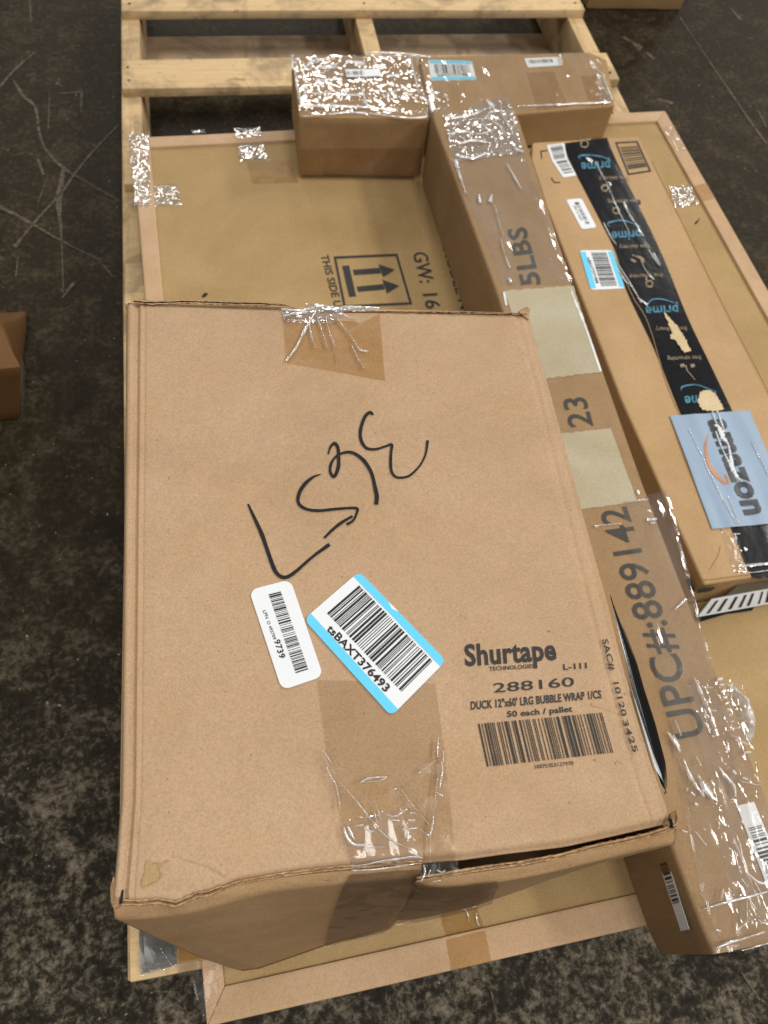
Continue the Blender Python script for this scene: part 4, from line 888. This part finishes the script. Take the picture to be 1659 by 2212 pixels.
# roll of bubble wrap inside, coloured plain black
bm = bmesh.new(); bmesh.ops.create_cone(bm, cap_ends=True, segments=40, radius1=0.15, radius2=0.15, depth=0.30, matrix=Matrix.Translation((0.11, 0.27, 0.345)))
roll = bm_obj('bubble_wrap_roll', bm, 'black_plastic', box, True, 'roll of bubble wrap inside the box, coloured black')
# front flaps
botL = [(525, 2099), (560, 2094), (703, 2043), (770, 2024), (842, 2004)]
botR = [(838, 2006), (1015, 1962), (1134, 1918), (1254, 1869), (1372, 1836)]
def yat(pts, x): return polyline(pts, x)
class Flap:
    def __init__(s, lip, bot, rec): s.l, s.b, s.r = lip, bot, rec
    def pos(s, u, v, off=0.0):
        xL = s.l[0][0] + (s.l[-1][0] - s.l[0][0]) * u; a = (xL, yat(s.l, xL)); xB = s.b[0][0] + (s.b[-1][0] - s.b[0][0]) * u; b = (xB, yat(s.b, xB))
        P0 = at(a, ZM - 0.001, 0, False); ub = max(0.0, min(1.0, (u)))
        ys_ = [yat(s.l, min(max(xL + k_ * 14, s.l[0][0]), s.l[-1][0])) for k_ in range(-6, 7)]; ym = sum(ys_) / len(ys_)
        P1 = at((a[0] + 3 * (1 - 2 * u), ym + 26), ZM - 0.010, 0, False); P2 = at(b, zb, 0, False)
        rec = s.r(u)
        if v < 0.12: P = P0.lerp(P1, v / 0.12)
        else:
            t = (v - 0.12) / 0.88; P = P1.lerp(P2, t); P.y -= 0.002 * math.sin(math.pi * t)
        P.y += rec * min(1, v * 4 + 0.1) + 0.0008 * noise.noise(P * 14); P.y -= off; P.z += off * 0.4
        return P
FL = Flap(lipL, botL, lambda u: 0.0)
FR = Flap(lipR, botR, lambda u: 0.010 * math.exp(-u * 14))
def flapmesh(name, Fp, nu, mat='kraft_dark'):
    vs, fs = [], []; vv = [0, 0.03, 0.06, 0.09, 0.12, 0.14, 0.2] + [0.2 + 0.8 * i / 16 for i in range(1, 17)]
    for lay in (0, 1):
        for v in vv:
            for i in range(nu + 1):
                P = Fp.pos(i / nu, v)
                if lay: P = P + Vector((0, 0.002, 0))
                vs.append(P)
    n1 = nu + 1; NV = len(vv); N_ = n1 * NV
    for j in range(NV - 1):
        for i in range(nu):
            a = j * n1 + i; fs.append((a, a + 1, a + n1 + 1, a + n1)); fs.append((N_ + a + n1, N_ + a + n1 + 1, N_ + a + 1, N_ + a))
    for i in range(nu):
        a = (NV - 1) * n1 + i; fs.append((a, a + 1, N_ + a + 1, N_ + a))
    for j in range(NV - 1):
        for a in (j * n1, j * n1 + nu): fs.append((a, a + n1, N_ + a + n1, N_ + a))
    return mesh_obj(name, vs, fs, mat, box, True)
fl_ = flapmesh('front_flap', FL, 90); fr_ = flapmesh('front_flap', FR, 80)
# torn double-wall edges along the folds
def torn(name, pts, wpx, par, mat='kraft_torn', z=ZM - 0.001, amp=1.6, sgn=-1, step=2.2):
    x0, x1 = pts[0][0], pts[-1][0]; n_ = int((x1 - x0) / step); vs, fs = [], []
    prof = ((0.0, -0.0012), (0.10, 0.0008), (0.30, 0.0012), (0.40, -0.0050), (0.55, -0.0046), (0.66, 0.0008), (0.86, 0.0010), (1.0, -0.0050))
    for i in range(n_ + 1):
        x = x0 + (x1 - x0) * i / n_; y = yat(pts, x)
        wv = noise.noise(Vector((x / 17, 0, z * 50))); fine_ = random.uniform(-1, 1)
        for k_, (f, dz) in enumerate(prof):
            ny = y + sgn * wpx(x) * f + (amp * 0.7 * noise.noise(Vector((x / 9, k_ * 3.1, 0))) + 0.35 * fine_ * (k_ % 3 == 1))
            vs.append(at((x, ny), z + dz * (0.6 + 0.8 * abs(noise.noise(Vector((x / 23, k_ * 1.7, 9))))) + 0.0012 * wv, 0, False))
    m_ = len(prof)
    for i in range(n_):
        for j in range(m_ - 1): a = i * m_ + j; fs.append((a, a + 1, a + m_ + 1, a + m_))
    return mesh_obj(name, vs, fs, mat, par, False)
torn('torn_edge', lipL, lambda x: 16 if x < 480 else 11, fl_, amp=2.6)
torn('torn_edge', lipR, lambda x: 12, fr_, amp=2.6)
torn('torn_edge', [(288, 647), (330, 650), (400, 647), (490, 650), (560, 652), (610, 656), (640, 667)], lambda x: 9 * (1 - max(0, (x - 560) / 90)), top, z=ZM + 0.001, amp=1.8, sgn=1)
torn('torn_edge', [(640, 668), (800, 671), (900, 672), (1000, 673), (1085, 675), (1140, 676)], lambda x: 3.5, top, z=ZM + 0.0003, amp=1.0, sgn=1)
# crushed corners
def scrap(pts, mat='kraft_torn'):
    vs = [at(p, ZM + z, 0, False) for (p, z) in pts]; vs += [v - Vector((0, 0, 0.003)) for v in vs]; n_ = len(pts)
    fs = [tuple(range(n_)), tuple(range(2 * n_ - 1, n_ - 1, -1))] + [(i, (i + 1) % n_, n_ + (i + 1) % n_, n_ + i) for i in range(n_)]
    return mesh_obj('crushed_corner', vs, fs, mat, box)
scrap([((238, 1918), -0.004), ((245, 1893), 0.000), ((250, 1903), -0.002), ((248, 1930), 0.002), ((258, 1958), 0.002), ((247, 1966), -0.001), ((240, 1950), -0.003)])
scrap([((254, 1925), 0.001), ((256, 1955), 0.001), ((249, 1959), 0.000), ((247, 1930), 0.0)], 'kraft_top')
scrap([((1449, 1757), -0.001), ((1460, 1750), 0.002), ((1464, 1768), 0.003), ((1459, 1783), -0.002), ((1452, 1776), 0.0)])
scrap([((1120, 672), 0.001), ((1138, 662), 0.004), ((1146, 668), 0.002), ((1142, 690), -0.001)])
px_poly('corner_gap_shade', lambda p, o: at(p, ZM + o, 0, False), [[(263, 1923), (268, 1922), (264, 1952), (256, 1955)], [(1444, 1766), (1452, 1770), (1455, 1790), (1447, 1788)]], 0.0012, 'black_plastic', box)  # flat black patches painted for the shade inside the corner slots
# scuffed flap of surface paper near the left front corner, and folds pressed into the board
ra = lambda L: [(219.4 + x * 0.2976, 1810.4 + y * 0.2976) for x, y in L]
px_poly('torn_liner', SM, [ra([(290, 330), (300, 355), (370, 325), (430, 280), (412, 205), (440, 190), (480, 180), (490, 160), (430, 190), (380, 185), (330, 160), (320, 240)])], 0.0010, 'torn_paper' if False else 'panel_face', top)
stroke('tear_line', SM, None, None, 0.0012, 'kraft_inner', top, multi=[(ra([(412, 205), (425, 255), (460, 270)]), [2.5, 1.5, 1]), (ra([(290, 352), (350, 340), (436, 285)]), [1.2, 1.5, 2]), (ra([(370, 182), (440, 190), (490, 162)]), [1, 1.5, 1])])
rp0 = lambda L: [(960 + x * 0.3307, 1344 + y * 0.3307) for x, y in L]
stroke('pressed_fold', SM, None, None, -0.00005, 'kraft_top', top, 0.0007, multi=[(p_, [w_ * 7 for w_ in ws_]) for p_, ws_ in [(ra([(520, 115), (700, 170), (830, 215), (900, 272)]), [2, 2, 3, 2]), (rp0([(960, 535), (1060, 560), (1180, 600)]), [1, 2, 1])]])
# marker writing
rm = lambda L: [(493.7 + x * 0.3472, 822.9 + y * 0.3472) for x, y in L]
MK = [([(122, 768), (150, 830), (205, 950), (240, 1050), (275, 1150), (300, 1200), (335, 1225), (375, 1220), (430, 1180), (520, 1100), (628, 1020)], [4, 6, 9, 8, 9, 8, 8, 8, 7, 6, 8]),
      ([(575, 585), (530, 600), (480, 640), (445, 690), (432, 745), (450, 780), (500, 803), (570, 808), (650, 800), (740, 793), (800, 796), (795, 830), (775, 870), (735, 895)], [2, 5, 8, 8, 7, 7, 6, 6, 6, 5, 6, 5, 5, 6]),
      ([(772, 842), (700, 885), (645, 930), (595, 980)], [5, 7, 6, 5]),
      ([(620, 460), (635, 415), (660, 393), (680, 420), (685, 480), (683, 540), (665, 590), (650, 597), (633, 570), (635, 530), (655, 490), (690, 460), (750, 447), (800, 465), (850, 510), (890, 580), (910, 660), (922, 720), (918, 772)], [3, 5, 7, 7, 7, 8, 7, 7, 6, 6, 5, 5, 6, 7, 8, 7, 8, 9, 9]),
      ([(900, 215), (880, 200), (850, 225), (825, 290), (820, 350), (835, 395), (865, 425), (920, 428), (975, 412), (1015, 402), (1010, 450), (1008, 520), (1015, 570), (1040, 600), (1080, 605), (1130, 590), (1190, 530), (1225, 460), (1238, 375)], [4, 7, 7, 7, 7, 7, 6, 5, 5, 6, 6, 6, 6, 5, 5, 5, 4, 4, 6])]
stroke('marker_writing', SM, None, None, 0.0009, 'marker', top, multi=[(rm(p), w) for p, w in MK], jit=0.05, n=8, label='hand lettering in thick black marker')
# white label
q = rm([(128, 1308), (385, 1240), (590, 1842), (333, 1928)])
st = sheet('barcode_label', SM, q, 0.0010, 'label_white', top, 0.0062, 0.0006, label='small white rounded barcode label')
b4 = rm([(250, 1335), (325, 1316), (498, 1803), (420, 1827)])
quad_uv('barcode', SM, b4, bars(61, 44, 0, 0, 1, 1, 'v'), 0.0013, 'ink_solid', st)
a, b = rm([(213, 1437), (232, 1487)]); text('printed_text', 'LPN', SM, a, b, (7, -2), 'ink_solid', st, 0.0013)
a, b = rm([(238, 1503), (280, 1617)]); text('printed_text', 'O 492709', SM, a, b, (6.5, -2), 'ink_solid', st, 0.0013)
a, b = rm([(283, 1622), (320, 1735)]); text('printed_text', '9739', SM, a, b, (12.5, -4), 'ink_solid', st, 0.0013, 0.01)
# big sticker with blue bands
q = rm([(812, 1190), (1352, 1745), (1010, 2090), (468, 1490)])
st = sheet('barcode_sticker', SM, q, 0.0012, 'label_white', top, 0.0052, 0.0008, label='large white barcode sticker with two blue bands')
def rband(v0, v1, top_):                              # band with the sticker's rounded corners
    pts = []; c = [SM(p, 0) for p in q]; W_ = (c[1] - c[0]).length; H_ = (c[3] - c[0]).length; ru, rv = 0.0052 / W_, 0.0052 / H_
    if top_: pts = [(ru - ru * math.cos(a), rv - rv * math.sin(a)) for a in [i * math.pi / 12 for i in range(7)]] + [(1 - ru + ru * math.sin(a), rv - rv * math.cos(a)) for a in [i * math.pi / 12 for i in range(7)]] + [(1, v1), (0, v1)]
    else: pts = [(0, v0), (1, v0)] + [(1 - ru + ru * math.cos(a), 1 - rv + rv * math.sin(a)) for a in [i * math.pi / 12 for i in range(7)]] + [(ru - ru * math.sin(a), 1 - rv + rv * math.cos(a)) for a in [i * math.pi / 12 for i in range(7)]]
    return [bil(q, u, v) for u, v in pts]
px_poly('blue_band', SM, [rband(0, 0.105, True)], 0.00145, 'label_blue', st)
px_poly('blue_band', SM, [rband(0.875, 1, False)], 0.00145, 'label_blue', st)
b4 = rm([(812, 1278), (1270, 1750), (1078, 1942), (612, 1452)])
quad_uv('barcode', SM, b4, bars(62, 40, 0, 0, 1, 1, 'u'), 0.0015, 'ink_solid', st)
a, b = rm([(607, 1553), (975, 1945)]); text('printed_text', 'tsBAXT376493', SM, a, b, (12.0, -12.5), 'ink_solid', st, 0.0015, 0.02)
# printed block
rp = lambda L: [(960 + x * 0.3307, 1344 + y * 0.3307) for x, y in L]
def pt(s, a, b, up, bold=0.0, ref='H', mt='ink'):
    a, b = rp([a, b]); return text('printed_text', s, SM, a, b, (up[0] * 0.3307, up[1] * 0.3307), mt, top, 0.0006, bold, ref)
pt('Shurtape', (135, 285), (735, 240), (-12, -137), 0.022)
pt('TECHNOLOGIES', (292, 319), (589, 298), (-2, -26), 0.012)
pt('L-111', (778, 311), (932, 300), (-3, -37), 0.02)
pt('288160', (320, 461), (850, 417), (-4, -60), 0.0)
pt('DUCK 12"x60\' LRG BUBBLE WRAP 1/CS', (172, 572), (1028, 495), (-4, -52), 0.022)
pt('50 each / pallet', (410, 620), (838, 583), (-3, -38), 0.02)
pt('10075353127978', (592, 957), (845, 931), (-2, -25), 0.0)
pt('SAC#', (1030, 113), (1080, 318), (37, -6), 0.008)
pt('10120', (1103, 395), (1160, 615), (34, -5), 0.006)
pt('3425', (1162, 640), (1235, 852), (34, -6), 0.006)
b4 = rp([(218, 665), (1040, 588), (1117, 850), (278, 945)])
quad_uv('barcode', SM, b4, bars(63, 44, 0, 0, 1, 1, 'u'), 0.0006, 'ink', top, label='barcode printed straight on the board')
# tapes over the top
ry = lambda L: [(658.3 + x * 0.2315, 1426.4 + y * 0.2315) for x, y in L]
sheet('tape_piece', SM, [(684, 1470), (940, 1478), (962, 1640), (708, 1640)], 0.0007, 'tape_soft', top, label='flat clear tape below the stickers')
filmpatch('tape_piece', SM, [(708, 1640), (962, 1640), (985, 1858), (757, 1868)], 'tape_soft', top, 0.0010, 0.0020, 26, 50, 40, 0.0, 71)
filmpatch('tape_piece', SM, ry([(350, 1500), (900, 1380), (1100, 1850), (430, 1960)]), 'crinkle', top, 0.0022, 0.0022, 30, 44, 36, 0.04, 72)
FS = [([(170, 855), (220, 930), (270, 1010)], [2, 3, 1]), ([(205, 1010), (240, 1100), (290, 1180), (330, 1400)], [3, 7, 5, 3]), ([(290, 1100), (390, 1220), (500, 1350), (700, 1600), (850, 1710), (960, 1770)], [1, 3, 5, 4, 6, 4]),
      ([(690, 1600), (800, 1690), (880, 1760)], [2, 3, 2]), ([(360, 1560), (380, 1640), (420, 1700), (480, 1730), (620, 1725)], [4, 8, 9, 7, 2]), ([(400, 1560), (430, 1620), (460, 1680)], [4, 7, 2]),
      ([(440, 1925), (560, 1910), (700, 1880), (850, 1862), (1000, 1840), (1095, 1850)], [3, 4, 4, 6, 4, 3]), ([(430, 1965), (560, 1960), (700, 1950), (900, 1920), (1080, 1890)], [4, 5, 4, 3, 3]),
      ([(510, 1155), (600, 1110), (760, 1100)], [3, 4, 3]), ([(520, 1150), (680, 1140), (760, 1105)], [1, 2, 2]), ([(760, 1455), (840, 1465), (900, 1430), (945, 1400)], [4, 4, 3, 5]), ([(810, 1500), (880, 1505)], [4, 4]),
      ([(900, 1590), (970, 1580), (1040, 1575)], [4, 3, 5]), ([(960, 1600), (950, 1700)], [3, 4]), ([(1240, 740), (1232, 830), (1230, 920)], [1.5, 5, 2.5]), ([(1285, 860), (1285, 965)], [2, 3]),
      ([(1265, 950), (1275, 1050), (1250, 1200)], [2, 5, 3]), ([(1245, 1000), (1190, 1480), (1165, 1660), (1165, 1870)], [2, 2.5, 3, 2]), ([(1190, 1460), (1180, 1560), (1160, 1640)], [4, 7, 5]),
      ([(1055, 1065), (1140, 1000), (1215, 945)], [2.5, 1, 2]), ([(1060, 1580), (1160, 1655)], [1.5, 2]), ([(970, 1800), (1090, 1850)], [3, 4]), ([(540, 1770), (650, 1750), (800, 1750)], [3, 2, 1]), ([(1330, 1640), (1290, 1720), (1240, 1790)], [3, 1, 1]),
      ([(560, 1290), (600, 1330)], [2, 2]), ([(660, 1360), (690, 1440), (705, 1520)], [2, 3, 2]), ([(640, 1430), (680, 1530)], [1, 2]), ([(975, 1430), (1035, 1440)], [4, 4]), ([(955, 1500), (1020, 1505)], [4, 6]), ([(1225, 1245), (1280, 1280)], [3, 5]), ([(470, 1555), (540, 1545)], [2, 5]), ([(570, 1580), (610, 1605), (640, 1600)], [5, 4, 3]), ([(810, 1220), (850, 1210)], [2, 5]), ([(875, 1190), (1010, 1380), (1170, 1560)], [1, 2, 2]), ([(930, 1150), (1080, 1340), (1180, 1470)], [1, 1.5, 1])]
BR_, DM = [], []
for i, (p, w) in enumerate(FS): (DM if i in (1, 2, 3, 17, 23, 33, 34) else BR_).append((ry(p), w))
stroke('film_fold', SM, None, None, 0.0035, 'glint', top, 0.0018, multi=BR_, jit=0.25, n=8)
stroke('film_fold', SM, None, None, 0.0030, 'strand', top, 0.0020, multi=DM, jit=0.15, n=8)
rz = lambda L: [(548.6 + x * 0.3968, 630.9 + y * 0.3968) for x, y in L]
sheet('tape_piece', SM, [(610, 672), (819, 672), (832, 824), (618, 784)], 0.0008, 'tape_brown', top, label='amber tape at the back edge with gathered wrinkles')
filmpatch('tape_piece', SM, rz([(150, 92), (500, 92), (440, 180), (160, 170)]), 'crinkle_h', top, 0.0014, 0.003, 60, 40, 14, 0.04, 73)
filmpatch('tape_piece', lambda p, o=0: at(p, ZM + 0.002 + o, 0, False), rz([(290, 62), (680, 92), (680, 104), (290, 110)]), 'crinkle_h', top, 0.001, 0.004, 60, 40, 8, 0.04, 74)
FB = [([(340, 110), (280, 210), (230, 310), (175, 385)], [3, 7, 4, 3]), ([(300, 150), (310, 240), (335, 320)], [3, 4, 1]), ([(345, 150), (375, 240), (400, 320)], [3, 3, 2]), ([(390, 150), (410, 230), (445, 320)], [2, 4, 1.5]),
      ([(430, 130), (530, 260), (575, 325), (620, 335)], [2, 1.5, 3, 3]), ([(530, 300), (575, 390), (600, 430)], [2, 3, 2]), ([(480, 130), (510, 150), (560, 160)], [3, 2, 1]), ([(150, 100), (250, 110), (330, 90)], [4, 5, 5]), ([(330, 80), (440, 95), (520, 90), (680, 96)], [6, 8, 5, 4]), ([(160, 140), (200, 135)], [4, 4]), ([(200, 130), (290, 120)], [3, 5]), ([(450, 345), (460, 390)], [1, 1])]
stroke('film_fold', SM, None, None, 0.0020, 'glint', top, 0.0018, multi=[(rz(p), w) for p, w in FB], jit=0.3, n=8)
# tape folded over the front
def flaptape(name, Fp, u0, u1, v0, v1, mat, par, off, amp=0.0006, u0b=None, u1b=None):
    nu_, nv_ = 24, 30; vs, fs = [], []; u0b = u0 if u0b is None else u0b; u1b = u1 if u1b is None else u1b
    for j in range(nv_ + 1):
        for i in range(nu_ + 1):
            s, t = i / nu_, j / nv_; a = u0 + (u0b - u0) * t; b = u1 + (u1b - u1) * t; u = a + (b - a) * s
            vs.append(Fp.pos(u, v0 + (v1 - v0) * t, off + amp * noise.noise(Vector((u * 20, t * 9, 0)))))
    for j in range(nv_):
        for i in range(nu_): a = j * (nu_ + 1) + i; fs.append((a, a + 1, a + nu_ + 2, a + nu_ + 1))
    return mesh_obj(name, vs, fs, mat, par, True)
flaptape('front_tape', FL, 0.765, 0.999, 0.02, 1.0, 'tape_grey', fl_, 0.0016, u0b=0.56, u1b=0.999)
flaptape('front_tape', FR, 0.004, 0.30, 0.06, 0.99, 'tape_grey', fr_, 0.0030, u1b=0.42)
# loose tail of tape under the seam
q = [(765, 2027), (845, 2004), (820, 2018), (795, 2042)]
mesh_obj('tape_tail', [at((760, 2030), 0.185, 0, False), at((845, 2004), 0.185, 0, False), at((828, 2016), 0.18, 0, False), at((800, 2022), 0.18, 0, False), at((790, 2030), 0.18, 0, False), at((738, 2032), 0.18, 0, False)], [(0, 1, 2, 3, 4, 5)], 'tape_grey', fl_)
stroke('film_fold', lambda p, o=0: at(p, 0.19 + o, 0, False), None, None, 0.001, 'strand', fr_, 0.001, multi=[([(852, 2000), (900, 1986), (980, 1968), (1030, 1958)], [2, 3, 3, 4]), ([(700, 2046), (735, 2040)], [1, 2])])
stroke('film_fold', lambda p, o=0: at(p, ZM + o, 0, False), None, None, 0.003, 'glint', fr_, 0.001, multi=[([(915, 1868), (918, 1885), (910, 1905)], [4, 5, 3]), ([(930, 1878), (925, 1892)], [3, 2]), ([(944, 1880), (955, 1884), (962, 1880)], [5, 3, 5]), ([(935, 1905), (950, 1902)], [3, 3])])
filmpatch('front_tape', lambda p, o=0: at(p, ZM + 0.001 + o, 0, False), [(908, 1862), (988, 1852), (992, 1892), (905, 1906)], 'tape_soft', fr_, 0.002, 0.003, 40, 24, 12, 0.02, 77)
# black plastic and a strip of bubble wrap bulging out of the right side
def lens(name, Lp, Rp, z0, h, mat, par):
    n_ = 24; vs, fs = [], []
    for i in range(n_ + 1):
        y = Lp[0][0] + (Lp[-1][0] - Lp[0][0]) * i / n_; xl_, xr = polyxy(Lp, y), polyxy(Rp, y)
        for k_ in range(7):
            t = k_ / 6; vs.append(at((xl_ + (xr - xl_) * t, y), z0, h * (math.sin(math.pi * (0.5 + t * 0.5)) - 1), False))
    for i in range(n_):
        for k_ in range(6): a = i * 7 + k_; fs.append((a, a + 1, a + 8, a + 7))
    return mesh_obj(name, vs, fs, mat, par, True)
lens('black_liner', [(1285, 1318), (1500, 1368), (1600, 1396), (1700, 1430), (1712, 1440)], [(1285, 1326), (1360, 1360), (1420, 1383), (1480, 1400), (1560, 1426), (1640, 1447), (1690, 1453), (1712, 1444)], ZM - 0.004, 0.008, 'black_plastic', box)
lens('bubble_wrap', [(1490, 1364), (1580, 1391), (1660, 1415), (1690, 1434)], [(1490, 1369), (1560, 1394), (1620, 1414), (1670, 1434), (1690, 1437)], ZM - 0.001, 0.004, 'bubble', box)

# ------------------------------------------------------------------ two cartons standing on the floor at the picture's edge
fb = thing('floor_carton', (1.10, 2.3, 0), 'plain brown carton on the floor behind the pallet, cut by the top edge', 'carton')
c = [g(0.962, 2.012, 0.3), g(1.228, 2.005, 0.3), g(1.235, 2.5, 0.3), g(0.962, 2.5, 0.3)]
hexa('carton_body', c, [lo(p, 0.002) for p in c], 'tee', fb, 0.004, 6, False, 0.001)
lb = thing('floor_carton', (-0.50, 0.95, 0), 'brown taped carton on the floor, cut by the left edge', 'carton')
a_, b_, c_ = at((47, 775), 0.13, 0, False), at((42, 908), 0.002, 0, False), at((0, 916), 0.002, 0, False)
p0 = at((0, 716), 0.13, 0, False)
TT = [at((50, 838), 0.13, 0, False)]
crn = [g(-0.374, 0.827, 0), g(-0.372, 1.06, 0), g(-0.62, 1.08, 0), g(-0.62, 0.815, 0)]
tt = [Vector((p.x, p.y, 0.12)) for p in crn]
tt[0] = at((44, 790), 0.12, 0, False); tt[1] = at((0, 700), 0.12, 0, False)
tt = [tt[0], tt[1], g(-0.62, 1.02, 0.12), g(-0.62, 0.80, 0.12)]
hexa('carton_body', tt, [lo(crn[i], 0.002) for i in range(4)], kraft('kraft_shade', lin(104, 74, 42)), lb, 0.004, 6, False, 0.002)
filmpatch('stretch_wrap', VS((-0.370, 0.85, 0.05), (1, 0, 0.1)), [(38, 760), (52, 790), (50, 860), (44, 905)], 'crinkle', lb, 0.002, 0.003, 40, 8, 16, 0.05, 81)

# ------------------------------------------------------------------ render settings
S.render.engine = 'CYCLES'
S.cycles.max_bounces = 8; S.cycles.transparent_max_bounces = 24; S.cycles.diffuse_bounces = 3; S.cycles.glossy_bounces = 3
S.cycles.sample_clamp_indirect = 4
